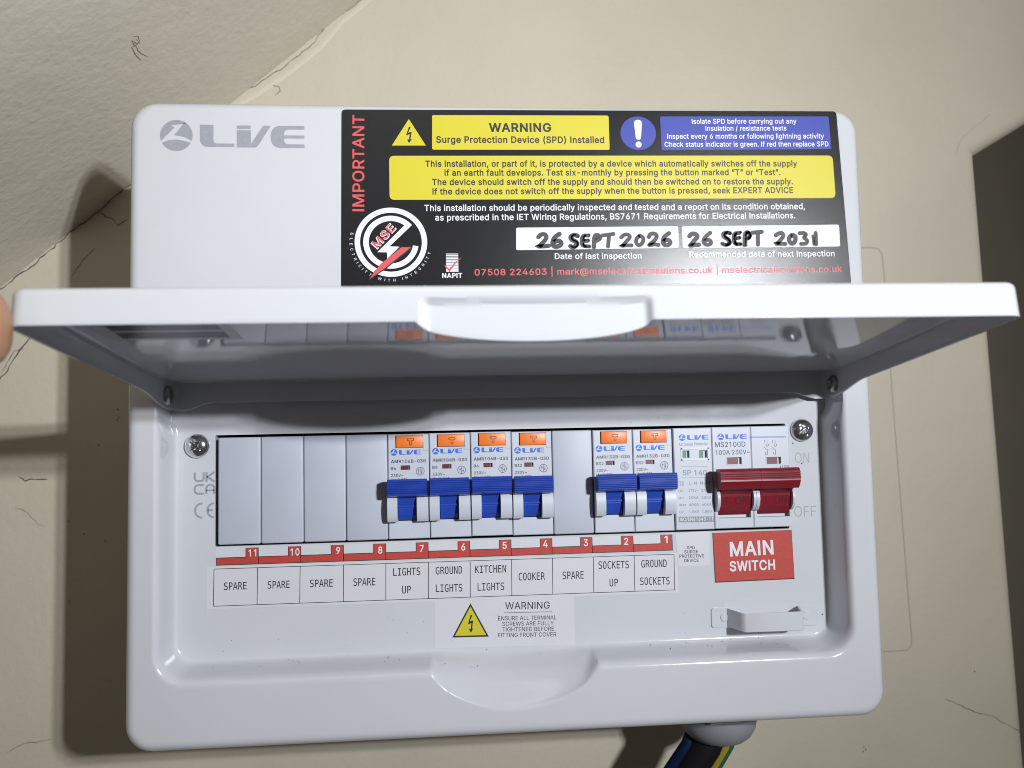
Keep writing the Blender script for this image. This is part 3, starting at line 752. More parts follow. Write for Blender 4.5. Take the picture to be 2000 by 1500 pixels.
def make_breaker(label, x, model, curve, dz):
    t = thing('circuit_breaker', label, 'circuit breaker', (x, 10, 0), 'blue handled circuit breakers in a row')
    bm = bmesh.new(); holes_plate(bm, 0.15+x, 17.6+x, -22.3, 22.4, [(3.35+x, 15.3+x, 16.4, 21.85, 2.4), (5.5+x, 9.5+x, 7.05, 8.95, 1.4), (4.25+x, 12.45+x, -14.7, -3.4, 3.2)], 0.0, 12)
    obj('body', bm, 'plastic', t)
    bm = bmesh.new()
    prof = [(0.2, -3.6), (-2.6, -3.7), (-4.6, -4.4), (-5.2, -5.6), (-5.5, -8.8), (-5.3, -11.8), (-4.8, -13.6), (-4.0, -14.6), (-3.0, -14.8), (0.2, -14.8)]
    for a, b in ((0.05, 4.25), (12.45, 17.3)):
        bm2 = bmesh.new(); prism_yz(bm2, prof, x+a, x+b)
        o = obj('handle_guard', bm2, 'plastic', t, smooth=35)
    bm.free()
    bm = bmesh.new()
    prism_yz(bm, [(2.6, -14.5), (-0.2, -14.3), (-1.7, -12.2), (-2.5, -9.3), (-2.5, -8.9), (-3.0, -8.75), (-3.2, -8.4), (-3.2, -7.9), (-3.0, -7.6), (-2.6, -7.5), (-3.6, -4.6), (-5.2, -3.2), (-5.2, -1.5), (2.6, -2.5)], x+4.5, x+11.9)
    # full width cross bar with grip ribs
    pts = [(-4.6, 3.3), (-8.6, 3.55)]
    for i in range(8):
        z = 3.1-i*0.78; y = -9.0-0.35*sin(pi*i/7)
        pts += [(y, z), (y-0.5, z-0.2), (y-0.5, z-0.42), (y, z-0.60)]
    pts += [(-8.5, -3.5), (-6.2, -3.9), (-4.9, -3.2)]
    prism_yz(bm, pts, x+0.35, x+16.95)
    obj('handle', bm, 'blue', t)
    bm = bmesh.new(); add_box(bm, x+3.75, x+15.2, -0.55, 2.3, 16.55, 21.75, bev=0.3)
    btn = obj('test_button', bm, 'orange', t, smooth=40)
    bm = bmesh.new()
    zc, xc = 19.1, x+9.9
    for yy, g in ((-0.57, 0.0),):
        bar = [(xc-1.3, zc+1.25), (xc+1.3, zc+1.25), (xc+1.3, zc+0.45), (xc+0.42, zc+0.45), (xc+0.42, zc-1.35), (xc-0.42, zc-1.35), (xc-0.42, zc+0.45), (xc-1.3, zc+0.45)]
        stroke(bm, bar, 0.30, yy, closed=True)
    obj('letter', bm, 'orangedark', btn)
    box('indicator_flag', 'flagred', t, x+5.5, x+8.7, 0.75, 1.5, 7.1, 8.9)
    bm = bmesh.new(); add_logo(bm, x+1.25, 13.2+dz, x+14.25, 16.05+dz, -0.025)
    obj('maker_logo', bm, 'logoblue', t)
    bm = bmesh.new(); y = -0.025
    add_text(bm, model, x+1.4, 10.1+dz*.4, x+16.3, 10.1+dz*.4, 1.3, y, SANS, 0.015)
    add_text(bm, curve, x+1.3, 7.15, x+1.3+(2.2 if len(curve) == 2 else 3.3), 7.15, 1.2, y, SANS, 0.013)
    add_text(bm, '230V~', x+1.4, 4.15, x+6.6, 4.15, 1.2, y, SANS, 0.012)
    add_text(bm, 'IΔn 0.03A', x+1.4, 2.25, x+8.6, 2.25, 1.2, y, SANS, 0.012)
    stroke(bm, circ(x+13.85, 6.35, 1.7, n=28), 0.2, y, closed=True)
    stroke(bm, [(x+13.85, 8.05), (x+13.85, 4.65)], 0.16, y)
    stroke(bm, [(x+13.2, 5.3), (x+13.2, 7.2)], 0.16, y); flat(bm, [(x+12.85, 6.5), (x+13.55, 6.5), (x+13.2, 7.3)], y)
    stroke(bm, [(x+14.5, 5.4), (x+14.5, 7.4)], 0.16, y); flat(bm, [(x+14.15, 6.1), (x+14.85, 6.1), (x+14.5, 5.3)], y)
    flat(bm, [(x+13.6, 2.3), (x+14.6, 2.3), (x+14.1, 3.35)], y); stroke(bm, [(x+14.1, 1.2), (x+14.1, 2.4)], 0.2, y); stroke(bm, [(x+15.75, 1.2), (x+15.75, 3.3)], 0.2, y)
    obj('marking', bm, 'ink', t)
    bm = bmesh.new(); stroke(bm, [(x+15.35, 18.9), (x+15.35, 15.2), (x+17.55, 15.15)], 0.12, -0.02); obj('cover_seam', bm, 'greyp', t)
    return t
BR = {7: 'LIGHTS UP breaker, first blue handle from the left, type B6', 6: 'breaker above GROUND LIGHTS, type B6, second blue handle from the left',
      5: 'breaker above KITCHEN LIGHTS, type B6, third blue handle from the left', 4: 'breaker above COOKER, type B32, left of the lone blank cover',
      2: 'breaker above SOCKETS UP, type B32, right of the lone blank cover', 1: 'breaker above GROUND SOCKETS, type B32, beside the surge protector'}
p6 = make_breaker(BR[7], 4*PITCH, 'AMR106B-030', 'B6', 0.0)
for n in (6, 5): dup(p6, ((11-n)*PITCH, 10-(0.15 if n == 5 else 0), 0.12*(7-n)), BR[n])
p32 = make_breaker(BR[4], 7*PITCH, 'AMR132B-030', 'B32', -0.35)
for n in (2, 1): dup(p32, ((11-n)*PITCH+0.25, 10, -0.1), BR[n])

# surge protector
x = 11*PITCH+0.35
spd = thing('surge_protector', 'pale surge protection device with two green status windows beside the main switch', 'surge protector', (x, 10, 0))
bm = bmesh.new(); holes_plate(bm, x+0.15, x+17.4, -22.2, 22.5, [(x+4.0, x+7.2, 9.35, 12.55, 1.6), (x+11.6, x+15.2, 9.25, 12.45, 1.6)], -0.9, 12)
obj('body', bm, 'plastic', spd)
for xa in (4.0, 11.6): box('status_flag', 'green', spd, x+xa, x+xa+2.1, 0.1, 0.7, 9.3, 12.5)
bm = bmesh.new(); y = -0.93
for a, b, c_, d in ((3.4, 15.9, 13.1, 13.65), (3.4, 15.9, 8.2, 8.75), (3.4, 3.95, 8.2, 13.65), (15.35, 15.9, 8.2, 13.65)):
    add_box(bm, x+a, x+b, y-0.25, -0.9, c_, d)
obj('window_frame', bm, 'pale', spd)
bm = bmesh.new(); add_logo(bm, x+2.6, 16.85, x+16.1, 19.75, y); obj('maker_logo', bm, 'logoblue', spd)
bm = bmesh.new()
add_text(bm, 'AC Surge Protector', x+2.5, 14.65, x+15.8, 14.85, 1.25, y, SANS, 0.009)
for za, zb in ((5.5, 5.25), (0.65, 0.4)): stroke(bm, [(x+3.3, za), (x+15.1, zb)], 0.16, y)
add_text(bm, 'SP 140', x+3.8, 1.8, x+14.7, 1.6, 2.15, y, SANS, 0.016)
bx = [(x+2.0, -2.75), (x+4.2, -2.75), (x+4.2, -1.0), (x+2.0, -1.0)]; stroke(bm, bx, 0.14, y, closed=True); add_text(bm, 'T2', x+2.35, -2.45, x+3.85, -2.45, 1.1, y, SANS, 0.008)
add_text(bm, 'L-N', x+6.5, -2.4, x+10.0, -2.45, 1.3, y, SANS, 0.012); add_text(bm, 'N-PE', x+11.6, -2.5, x+16.5, -2.55, 1.3, y, SANS, 0.012)
for i, (a, b, c_) in enumerate((('Uc:', '275V~', '275V~'), ('In:', '20KA', '20KA'), ('IMax', '40KA', '40KA'), ('UP:', '1.5KV', '1.5KV'))):
    z = -5.6-i*3.08
    add_text(bm, a, x+1.75, z, x+(4.0 if a != 'IMax' else 4.9), z, 1.1, y, SANS, 0.012)
    add_text(bm, b, x+6.2, z, x+10.6, z-0.02, 1.1, y, SANS, 0.012); add_text(bm, c_, x+12.0, z-0.1, x+16.4, z-0.12, 1.1, y, SANS, 0.012)
flat(bm, [(x+1.4, -18.75), (x+17.1, -19.0), (x+17.1, -16.6), (x+1.4, -16.3)], y)
obj('marking', bm, 'greyp', spd)
text('standard_number', 'swhite', spd, [('IEC/EN61643-11', x+1.9, -18.1, x+16.7, -18.35, 1.35)], y-0.02, SANS, 0.014)

# main switch
x = 12*PITCH+0.2
ms = thing('main_switch', 'double pole main switch with wide dark red handle, set to ON', 'switch', (x, 10, 0))
bm = bmesh.new(); holes_plate(bm, x+0.1, x+17.75, -22.1, 22.6, [(x+6.6, x+13.2, 6.0, 9.05, 1.5), (x+1.6, x+16.5, -17.6, -4.0, 3.2)], -0.5, 12); obj('body', bm, 'plastic', ms)
bm = bmesh.new(); holes_plate(bm, x+17.85, x+35.3, -22.1, 22.6, [(x+24.6, x+31.2, 5.75, 8.8, 1.5), (x+19.3, x+34.2, -17.6, -4.0, 3.2)], -0.5, 12); obj('body', bm, 'plastic', ms)
for xa, za in ((6.6, 6.05), (24.6, 5.8)):
    box('indicator_flag', 'flagred', ms, x+xa, x+xa+5.2, 0.0, 0.9, za, za+2.95)
    bm = bmesh.new()
    for a, b, c_, d in ((-.35, 7.0, -.4, -.05), (-.35, 0, -.05, 3.1), (6.6, 7.0, -.05, 3.1)): add_box(bm, x+xa+a, x+xa+b, -0.62, -0.5, za+c_, za+d)
    obj('indicator_frame', bm, 'plastic', ms)
for a, b in ((0.3, 1.6), (16.5, 17.7), (17.9, 19.3), (34.2, 35.2)):
    bm = bmesh.new(); prism_yz(bm, [(0, -3.8), (-3.0, -4.2), (-4.6, -6.4), (-5.0, -9), (-4.4, -11.6), (-2.6, -13.8), (-1.2, -14.5), (0, -14.6)], x+a, x+b); obj('handle_guard', bm, 'plastic', ms, smooth=40)
bm = bmesh.new()
for a, b in ((1.75, 16.4), (19.45, 34.1)):
    prism_yz(bm, [(2.6, -16.0), (0.6, -16.0), (-1.9, -12.8), (-2.9, -8.0), (-3.0, -6.9), (-3.6, -6.3), (-7.6, -3.4), (-7.6, -1.0), (2.6, -2)], x+a, x+b)
    # sloping leg that carries the cross bar
pts = [(-5.5, 4.2), (-9.6, 4.5), (-10.6, 4.1), (-11.2, 3.2)]
for i in range(4):
    z = 3.0-i*0.85; yy = -11.2-0.12*i
    pts += [(yy, z), (yy-0.4, z-0.2), (yy-0.4, z-0.45), (yy, z-0.68)]
pts += [(-11.6, -0.9), (-10.6, -2.8), (-9.2, -4.4), (-6.6, -4.6), (-5.5, -3.0)]
for a, b in ((-0.3, 17.35), (17.45, 35.0)): prism_yz(bm, pts, x+a, x+b)
obj('handle', bm, 'red', ms)
def rk(z): return -2.9+(-8.0-z)*0.208 if z < -8 else -2.9+(-8.0-z)*0.09
bm = bmesh.new()
for x0_ in (x+1.9, x+19.5):
    for s_, a, b in (('I', 3.0, 3.5), ('ON', 7.0, 12.9)):
        V, F = glyphs(s_, SANS, 0.0); w0 = min(v[0] for v in V); w1 = max(v[0] for v in V); h = capheight(SANS)
        vs_ = [bm.verts.new((x0_+a+(v[0]-w0)/(w1-w0)*(b-a), rk(-11.6+v[1]/h*3.7)-0.07, -11.6+v[1]/h*3.7)) for v in V]
        for f in F: bm.faces.new([vs_[i] for i in f])
M['reddark'] = mat('engraved dark red', (0.035, 0.002, 0.004), 0.6)
obj('engraving', bm, 'reddark', ms)
y = -0.53
bm = bmesh.new(); add_logo(bm, x+2.6, 16.75, x+15.9, 19.75, y); stroke(bm, [(x+17.2, 17.85), (x+33.9, 17.6)], 0.42, y); obj('maker_logo', bm, 'logoblue', ms)
bm = bmesh.new()
add_text(bm, 'MS2100D', x+1.4, 13.75, x+15.2, 13.7, 2.2, y, SANS, 0.006); add_text(bm, '100A 230V~', x+1.5, 10.35, x+17.1, 10.4, 1.95, y, SANS, 0.005)
for i, (a, b, xa) in enumerate((('1', '2', 23.8), ('3', '4', 27.5))):
    add_text(bm, a, x+xa, 15.2, x+xa+0.5, 15.2, 1.1, y, SANS, 0.007); add_text(bm, b, x+xa+0.1, 9.85, x+xa+0.9, 9.85, 1.2, y, SANS, 0.007)
    xc = x+xa+1.4
    stroke(bm, [(xc, 16.4), (xc, 15.1)], 0.14, y); stroke(bm, [(xc-0.5, 14.6), (xc+0.55, 14.6), (xc+0.5, 13.8), (xc, 13.4), (xc-0.45, 13.8)], 0.16, y, closed=True)
    stroke(bm, [(xc-1.7, 13.5), (xc, 11.8), (xc, 9.7)], 0.16, y)
stroke(bm, [(x+25.0, 12.3), (x+26.0, 12.3)], 0.16, y); stroke(bm, [(x+26.7, 12.3), (x+27.6, 12.3)], 0.16, y)
add_text(bm, '▲ I ON' if False else 'I ON', x+31.6, 4.1, x+34.6, 4.0, 1.0, y, SANS, 0.007); flat(bm, [(x+30.6, 4.1), (x+31.2, 4.1), (x+30.9, 4.9)], y)
obj('marking', bm, 'ink', ms)

# ------------------------------------------------------------------ stickers
def bolt(tri, y, bm):
    """hazard arrow inside the triangle given by apex, right foot, left foot"""
    A, B, Cc = [Vector(p) for p in tri]
    mid = (B+Cc)/2; ux = (B-Cc); uz = A-mid
    for poly in ([(.0, .70), (.06, .71), (-.018, .49), (.085, .515), (.046, .235), (.088, .245), (.01, .09), (-.055, .225), (.005, .235), (.025, .43), (-.085, .375)],):
        flat(bm, [tuple(mid+ux*u+uz*v) for u, v in poly], y)
ws = thing('warning_sticker', 'large black safety sticker with yellow and blue panels on upper front of the consumer unit', 'sticker', (164, FR, 84))
y = FR-0.12
bm = bmesh.new(); sheet(bm, rrect([(54.7, 159.65), (271.1, 161.2), (274.4, 79.0), (53.9, 79.0)], 1.8), y, 0.1); obj('backing', bm, 'black', ws)
def panel(name, m, pts, r, y_, parent): 
    bm = bmesh.new(); flat(bm, rrect(pts, r), y_); return obj(name, bm, m, parent)
ya, yb = y-0.03, y-0.06
def grow(pts, k): 
    cx = sum(p[0] for p in pts)/4; cz = sum(p[1] for p in pts)/4
    return [(p[0]+(k if p[0] > cx else -k), p[1]+(k if p[1] > cz else -k)) for p in pts]
p1 = panel('yellow_panel', 'yellow', Y1, 0.8, ya, ws); text('lettering', 'ink', p1, [WT[0]], yb, SANS, 0.026); text('lettering', 'ink', p1, [WT[1]], yb, SANS, 0.021)
p2 = panel('yellow_panel', 'yellow', Y2, 2.2, ya, ws); text('lettering', 'ink', p2, YT, yb, SANS, 0.020)
p3 = panel('blue_panel', 'sblue', BLU, 0.7, ya, ws); text('lettering', 'swhite', p3, BT, yb, SANS, 0.013)
bm = bmesh.new(); cx, cz = CIRC[0]; r = CIRC[1][0]-cx; flat(bm, circ(cx, cz, r, r*0.95, 48), ya); p4 = obj('blue_disc', bm, 'sblue', ws)
bm = bmesh.new(); flat(bm, [(cx-1.15, cz-2.2), (cx-1.75, cz+4.6)]+[(cx+1.75*cos(radians(a)), cz+4.6+1.4*sin(radians(a))) for a in (150, 120, 90, 60, 30)]+[(cx+1.75, cz+4.6), (cx+1.15, cz-2.2), (cx+0.7, cz-2.8), (cx-0.7, cz-2.8)], yb); flat(bm, circ(cx, cz-5.0, 1.35, n=24), yb); obj('exclamation_mark', bm, 'swhite', p4)
bm = bmesh.new(); flat(bm, TRI, ya); p5 = obj('hazard_triangle', bm, 'yellow', ws); bm = bmesh.new(); bolt(TRI, yb, bm); obj('lightning_arrow', bm, 'ink', p5)
for P_ in (P1, P2):
    pp_ = panel('date_panel', 'swhite', P_, 0.8, ya, ws)
text('lettering', 'swhite', ws, KT, ya, SANS, 0.013)
text('contact_text', 'sred', ws, RT, ya, SANS, 0.014)
bm = bmesh.new(); add_text(bm, 'IMPORTANT', IMP[0], IMP[1], IMP[2], IMP[3], IMP[4], ya, SANS, 0.014); obj('side_title', bm, 'sred', ws)
# handwriting in marker pen
GL = {'2': [[(.1, .75), (.3, .97), (.7, .95), (.85, .72), (.6, .42), (.2, .1), (.12, .04), (.5, .1), (.95, .06)]], '6': [[(.75, .98), (.35, .7), (.15, .35), (.25, .06), (.6, .0), (.9, .2), (.75, .45), (.4, .42), (.18, .25)]],
      'S': [[(.9, .85), (.6, 1), (.2, .85), (.25, .6), (.7, .45), (.85, .2), (.5, .0), (.1, .1)]], 'E': [[(.85, .92), (.25, .88), (.15, .5), (.2, .06), (.85, .08)], [(.2, .5), (.75, .52)]],
      'P': [[(.2, .0), (.25, .9), (.65, .95), (.9, .72), (.65, .48), (.25, .45)]], 'T': [[(.0, .88), (1, .96)], [(.55, .9), (.5, .0)]], '0': [[(.55, .8), (.2, .62), (.15, .25), (.45, .05), (.8, .2), (.85, .6), (.6, .82), (.4, .72)]],
      '3': [[(.15, .9), (.6, .98), (.8, .78), (.45, .55), (.85, .38), (.7, .08), (.2, .06)]], '1': [[(.5, .92), (.52, .0)]]}
rh = random.Random(11)
def hand(bm, s, a, b, w=1.75):
    x0, z0, x1, z1 = a[0], a[1], b[0], b[1]; n = len(s); adv = (x1-x0)/n
    for i, ch in enumerate(s):
        for st_ in GL[ch]:
            pts = []
            for u, v in st_:
                k = (i+u*0.86)/n
                pts.append((x0+(x1-x0)*k+rh.uniform(-.22, .22), z0+(z1-z0)*(0.02+0.88*v)+rh.uniform(-.25, .25)+0.35*k))
            # smooth by midpoint subdivision
            for _ in range(2):
                q = [pts[0]]
                for p_, r_ in zip(pts, pts[1:]): q += [(p_[0]*.75+r_[0]*.25, p_[1]*.75+r_[1]*.25), (p_[0]*.25+r_[0]*.75, p_[1]*.25+r_[1]*.75)]
                pts = q+[pts[-1]]
            stroke(bm, pts, w*rh.uniform(.9, 1.15), yb-0.004*(i % 3))
            for e in (pts[0], pts[-1]): flat(bm, circ(e[0], e[1], w*0.52, n=12), yb-0.013)
for k, s_ in enumerate(('26', 'SEPT', '2026', '26', 'SEPT', '2031')):
    bm = bmesh.new(); hand(bm, s_, HW[2*k], HW[2*k+1])
    if k in (4, 1): hand(bm, s_[:2+k//4], (HW[2*k][0]+.5, HW[2*k][1]-.2), (HW[2*k][0]+.5+(HW[2*k+1][0]-HW[2*k][0])*(2+k//4)/4, HW[2*k+1][1]), 1.3 if k == 4 else .8)   # gone over twice
    if k == 5: hand(bm, '1', (HW[2*k+1][0]-6.2, HW[2*k][1]), (HW[2*k+1][0]-1.5, HW[2*k+1][1]-1.2), 1.2)
    obj('handwriting', bm, 'marker', ws)
# round firm logo
cx, cz = MSE[0]; R = MSE[1][0]-cx; ky = 0.975
bm = bmesh.new(); ring(bm, cx, cz, R, R*0.85, ya, n=72, ky=ky)
aS, aE = radians(52), radians(351)
ring(bm, cx, cz, R*0.765, R*0.61, ya, aS, aE, 64, ky)
flat(bm, BOLT[:7], ya)
flat(bm, [BOLT[6]]+[(cx+R*0.765*cos(radians(t)), cz+R*0.765*ky*sin(radians(t))) for t in (52, 49, 46, 43, 40)]+[BOLT[0]], ya)
ringo = obj('round_logo', bm, 'swhite', ws)
bm = bmesh.new(); big = [(BLADE[0][0]-.9, BLADE[0][1]+.25), (BLADE[1][0]+1.2, BLADE[1][1]+.25), (BLADE[1][0]-10.6, BLADE[1][1]-9.3), (BLADE[2][0]-.2, BLADE[2][1]-.3), (BLADE[2][0]+2.2, BLADE[2][1]+3.5)]
flat(bm, big, ya-0.015); obj('flash_border', bm, 'ink', ringo)
bm = bmesh.new(); flat(bm, [BLADE[0], BLADE[1], (BLADE[1][0]-10.2, BLADE[1][1]-8.3), BLADE[2], (BLADE[0][0]-9.1, BLADE[0][1]-7.3)], ya-0.03); obj('red_flash', bm, 'sred', ringo)
a, b, c_ = Vector(MSET[0]), Vector(MSET[1]), Vector(MSET[3])
a, b = a+(c_-a)*0.13, b+(c_-a)*0.13
cap = (c_-a).length; d = (b-a).normalized()
bm = bmesh.new(); add_text(bm, 'MSE', a.x, a.y, b.x, b.y, cap*0.84, ya-0.02, SANS, 0.040); obj('initials_border', bm, 'swhite', ringo)
bm = bmesh.new(); a2 = a+d*0.45; b2 = b-d*0.45; nn = Vector((-d.y, d.x))*0.2
add_text(bm, 'MSE', (a2+nn).x, (a2+nn).y, (b2+nn).x, (b2+nn).y, cap*0.80, ya-0.04, SANS, 0.014); obj('initials', bm, 'sred', ringo)
bm = bmesh.new(); s_ = 'ELECTRICITY WITH INTEGRITY'
wts = [{'I': .55, 'W': 1.35, ' ': .75}.get(ch, 1.0) for ch in s_]; tot = sum(wts)-(wts[0]+wts[-1])/2; acc = -wts[0]/2
for ch, w in zip(s_, wts):
    acc += w/2; ang = radians(167.5+(343-167.5)*acc/tot); acc += w/2
    if ch == ' ': continue
    rb = R*1.135; h = 1.12; ww = {'I': .18, 'W': 1.35}.get(ch, 0.82)*h*0.95
    tx_, tz_ = -sin(ang), cos(ang)
    cx_, cz_ = cx+rb*cos(ang), cz+rb*ky*sin(ang)
    add_text(bm, ch, cx_-tx_*ww/2, cz_-tz_*ww/2, cx_+tx_*ww/2, cz_+tz_*ww/2, h, ya, SANS, 0.003)
obj('motto', bm, 'swhite', ringo)
bm = bmesh.new(); x0_, z1_ = NAP[0]; x1_, z0_ = NAP[2]; n = 12
for i in range(n):
    zt = z1_-(z1_-z0_)*i/n; th = (z1_-z0_)/n*(0.55+0.4*i/n); flat(bm, [(x0_, zt), (x1_, zt), (x1_, zt-th), (x0_, zt-th)], ya)
lines = obj('striped_emblem', bm, 'swhite', ws)
bm = bmesh.new(); flat(bm, TICK, ya-0.02); obj('red_tick', bm, 'sred', lines)
text('emblem_name', 'swhite', lines, NT, ya, SANS, 0.03)

# circuit numbers
zt_, zm_, zb_ = -24.3, -28.35, -31.1
ns = thing('circuit_number_strip', 'paper strip of red corner tabs numbered 11 to 1 directly under the breaker row', 'label', (97, PL, -31))
y = PL-0.05
bm = bmesh.new(); sheet(bm, [(-1.5, zt_+0.25), (195.6, zt_+0.05), (195.6, zb_-0.15), (-1.5, zb_+0.2)], y, 0.04); obj('backing', bm, 'paper2', ns)
for i, n in enumerate(range(11, 0, -1)):
    xa, xb = NB[i][0]+0.12, NB[i+1][0]-0.12; bxw = 4.9
    L = lambda g: [(xa-g, zb_-g), (xb+g, zb_-g), (xb+g, zt_), (xb-bxw-g, zt_), (xb-bxw-g, zm_+g), (xa-g, zm_+g)]
    bm = bmesh.new(); flat(bm, L(0.28), y-0.012); e = obj('tab_border', bm, 'ink', ns)
    bm = bmesh.new(); flat(bm, L(0.0), y-0.024); tb = obj('number_tab', bm, 'labelred', ns); tb['label'] = 'red corner tab numbered %d' % n
    text('numeral', 'swhite', tb, [NT2[i]], y-0.036, SANS, 0.016)

cs = thing('circuit_name_strip', 'long white paper strip of eleven boxed circuit names from SPARE to GROUND SOCKETS', 'label', (97, PL, -50))
y = PL-0.06
bm = bmesh.new(); sheet(bm, CL, y, 0.05); obj('backing', bm, 'paper', cs)
y -= 0.015; bm = bmesh.new(); A, B_, C_, D_ = CLc
def lz(x, top): 
    p, q = (A, B_) if top else (D_, C_); return p[1]+(q[1]-p[1])*(x-p[0])/(q[0]-p[0])
stroke(bm, [A, B_], 0.26, y); stroke(bm, [D_, C_], 0.26, y)
for xx in CLx: stroke(bm, [(xx+0.12, lz(xx, True)), (xx-0.1, lz(xx, False))], 0.28, y)
obj('box_lines', bm, 'ink', cs)
for l in CT:
    h = l[5]*0.93; bm = bmesh.new(); add_text(bm, l[0], l[1], l[2], l[3], l[4], h, y, MONO, 0.006); obj('circuit_name', bm, 'ink', cs)

wl = thing('terminal_warning_label', 'white paper label with yellow hazard triangle about tightening terminal screws, below the circuit names', 'label', (120, PL, -70))
y = PL-0.04
bm = bmesh.new(); sheet(bm, WL, y, 0.03); obj('backing', bm, 'paper', wl)
bm = bmesh.new(); flat(bm, WLtri, y-0.012); tr = obj('hazard_triangle', bm, 'ink', wl)
A, B_, C_ = [Vector(p) for p in WLtri]; g = (A+B_+C_)/3; inn = [tuple(g+(p-g)*0.86) for p in (A, B_, C_)]
bm = bmesh.new(); flat(bm, inn, y-0.024); obj('yellow_field', bm, 'yellow', tr)
bm = bmesh.new(); bolt(inn, y-0.036, bm); obj('lightning_arrow', bm, 'ink', tr)
bm = bmesh.new()
for l in WLT: add_text(bm, *l, y-0.012, SANS, 0.004)
stroke(bm, WLu, 0.2, y-0.012); obj('lettering', bm, 'ink', wl)

sl = thing('surge_device_label', 'small white paper label reading SPD SURGE PROTECTIVE DEVICE, left of the red label', 'label', (204, PL, -38))
y = PL-0.08
bm = bmesh.new(); sheet(bm, SL, y, 0.05); obj('backing', bm, 'paper', sl); text('lettering', 'ink', sl, SLT, y-0.012, SANS, 0.012)

ml = thing('main_switch_label', 'red label reading MAIN SWITCH in white letters under the red handle', 'label', (231, PL, -46))
y = PL-0.05
q = ML; bm = bmesh.new(); sheet(bm, [(q[0][0]-0.15, q[0][1]), (q[1][0]+0.1, q[1][1]), (q[2][0]+0.1, q[2][1]-0.15), (q[3][0]-0.15, q[3][1]-0.15)], y, 0.04); obj('black_edge', bm, 'ink', ml)
bm = bmesh.new(); flat(bm, [(q[0][0]+0.25, q[0][1]), q[1], (q[2][0], q[2][1]+0.3), (q[3][0]+0.25, q[3][1]+0.3)], y-0.015); obj('red_field', bm, 'labelred', ml)
text('lettering', 'swhite', ml, MLT, y-0.03, SANS, 0.022)

# ------------------------------------------------------------------ cable gland and cables under the box
gx, gy = 226.5, 44.0
gl = thing('cable_gland', 'grey plastic cable gland screwed into the underside of the white box', 'cable gland', (gx, gy, ZB-32))
bm = bmesh.new(); add_prism(bm, circ(gx, gy, 21.5, n=6, a0=0.2), lambda p: (p[0], p[1], ZB-14), lambda p: (p[0], p[1], ZB+1)); obj('lock_nut', bm, 'gland', gl)
bm = bmesh.new(); lathe(bm, [(17.0, -8), (17.0, -14.5), (18.4, -15.0), (18.6, -17.5), (17.9, -21), (16, -24.2), (13, -26.8), (11.2, -27.6)], (gx, gy, ZB), 'z', 40); obj('dome_nut', bm, 'gland', gl, smooth=40)
for nm, m, lab, pts, r in (('cable', 'cblack', 'thick black cable leaving the gland in the middle', [(gx-1, gy, ZB-18), (gx-6, gy, ZB-30), (gx-26, gy+6, ZB-62), (gx-62, gy+22, ZB-120)], 8.2),
                           ('cable', 'cblue', 'dark blue cable on the left of the black cable', [(gx-9.5, gy+1, ZB-18), (gx-15.5, gy, ZB-30), (gx-36.5, gy+6, ZB-62), (gx-73, gy+22, ZB-120)], 3.0),
                           ('cable', 'cyel', 'yellow and green cable on the right of the black cable', [(gx+7, gy-3, ZB-18), (gx+2.5, gy-4, ZB-30), (gx-15.5, gy+2, ZB-62), (gx-50, gy+18, ZB-120)], 2.6)):
    bm = bmesh.new(); P = []
    for a_, b_ in zip(pts, pts[1:]):
        for i in range(6): t = i/6; P.append(tuple(a_[k]+(b_[k]-a_[k])*t for k in range(3)))
    P.append(pts[-1]); tube(bm, P, r, 14)
    o = obj(nm, bm, m, None, smooth=60); tag(o, lab, 'cable', 'cables leaving the gland')
    if m == 'cyel':
        bm = bmesh.new(); P2_ = [(p[0]+2.0, p[1]-1.5, p[2]) for p in P]; tube(bm, P2_, 1.4, 8); obj('green_stripe', bm, 'cgreen', o, smooth=60)

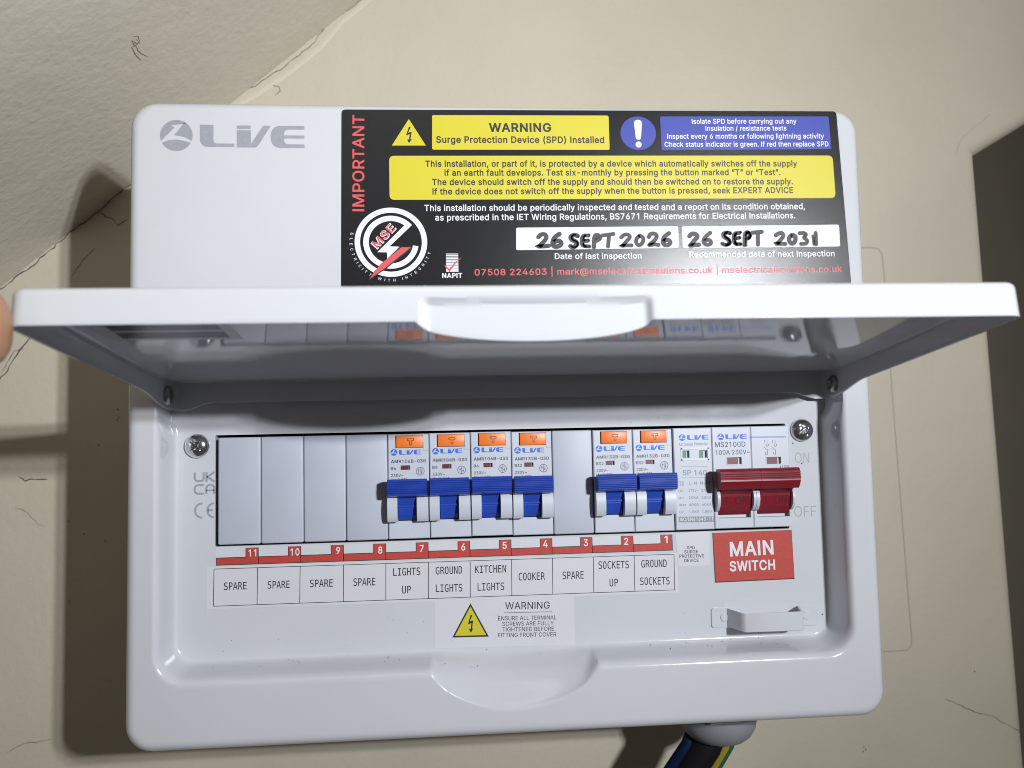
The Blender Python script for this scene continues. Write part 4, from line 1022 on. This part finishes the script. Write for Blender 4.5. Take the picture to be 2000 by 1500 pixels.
# ------------------------------------------------------------------ the hand that holds the flap up: only a fingertip reaches into the frame
def skin_body(name, chains, m, parent=None, sub=2):
    V = []; E = []; Rr = []; idx = {}
    for ch in chains:
        prev = None
        for key, co, r in ch:
            if key not in idx: idx[key] = len(V); V.append(Vector(co)*S); Rr.append(r*S)
            if prev is not None: E.append((prev, idx[key]))
            prev = idx[key]
    me = bpy.data.meshes.new(name); me.from_pydata([tuple(v) for v in V], E, [])
    o = bpy.data.objects.new(name, me); COL.objects.link(o)
    md = o.modifiers.new('skin', 'SKIN'); md.use_smooth_shade = True
    sv = me.skin_vertices[0].data
    for i, r in enumerate(Rr): sv[i].radius = (r, r)
    sv[0].use_root = True
    sd = o.modifiers.new('sub', 'SUBSURF'); sd.levels = sub; sd.render_levels = sub
    dg = bpy.context.evaluated_depsgraph_get(); m2 = bpy.data.meshes.new_from_object(o.evaluated_get(dg))
    bpy.data.objects.remove(o); bpy.data.meshes.remove(me)
    for p in m2.polygons: p.use_smooth = True
    r_ = link(name, m2, m, parent)
    return r_
palm = ('palm', (-112, -168, 40), 17)
ch = [[palm, ('wrist', (-150, -196, 10), 19), ('fore', (-215, -235, -45), 25), ('fore2', (-290, -280, -110), 29)],
      [palm, ('th0', (-88, -158, 42), 12.5), ('th1', (-62, -150, 45), 10.8), ('th2', (-40, -141, 49.5), 10.2), ('th3', (-20, -135, 51.4), 12.0), ('th4', (-12.0, -133.5, 51.4), 10.2)],
      [palm, ('i0', (-98, -150, 66), 10), ('i1', (-84, -120, 84), 9), ('i2', (-74, -98, 82), 8), ('i3', (-70, -88, 70), 7), ('i4', (-70, -86, 63), 5)],
      [palm, ('m0', (-114, -144, 68), 10), ('m1', (-104, -110, 84), 9.2), ('m2', (-94, -86, 78), 8.2), ('m3', (-89, -76, 62), 7.2), ('m4', (-89, -75, 55), 5)],
      [palm, ('r0', (-129, -144, 60), 9.5), ('r1', (-122, -110, 72), 8.6), ('r2', (-112, -88, 63), 7.8), ('r3', (-107, -82, 47), 6.8), ('r4', (-107, -82, 41), 5)],
      [palm, ('l0', (-140, -150, 48), 8.5), ('l1', (-138, -120, 54), 7.4), ('l2', (-130, -102, 46), 6.6), ('l3', (-126, -98, 34), 5.8), ('l4', (-126, -99, 28), 4.2)]]
hnd = skin_body('hand', ch, 'skin')
tag(hnd, 'bare hand whose fingertip steadies the left end of the lifted white flap', 'hand')
bm = bmesh.new(); lathe(bm, [(4.9, 0.4), (5.0, 0.0), (3.4, -0.7), (0.3, -1.0)], (0, 0, 0), 'z', 20)
for v in bm.verts: v.co = Vector((v.co.x*1.2-21, -134.0+v.co.y, 41.6+v.co.z+0.05*v.co.y**2))
obj('thumb_nail', bm, 'nail', hnd, smooth=60)
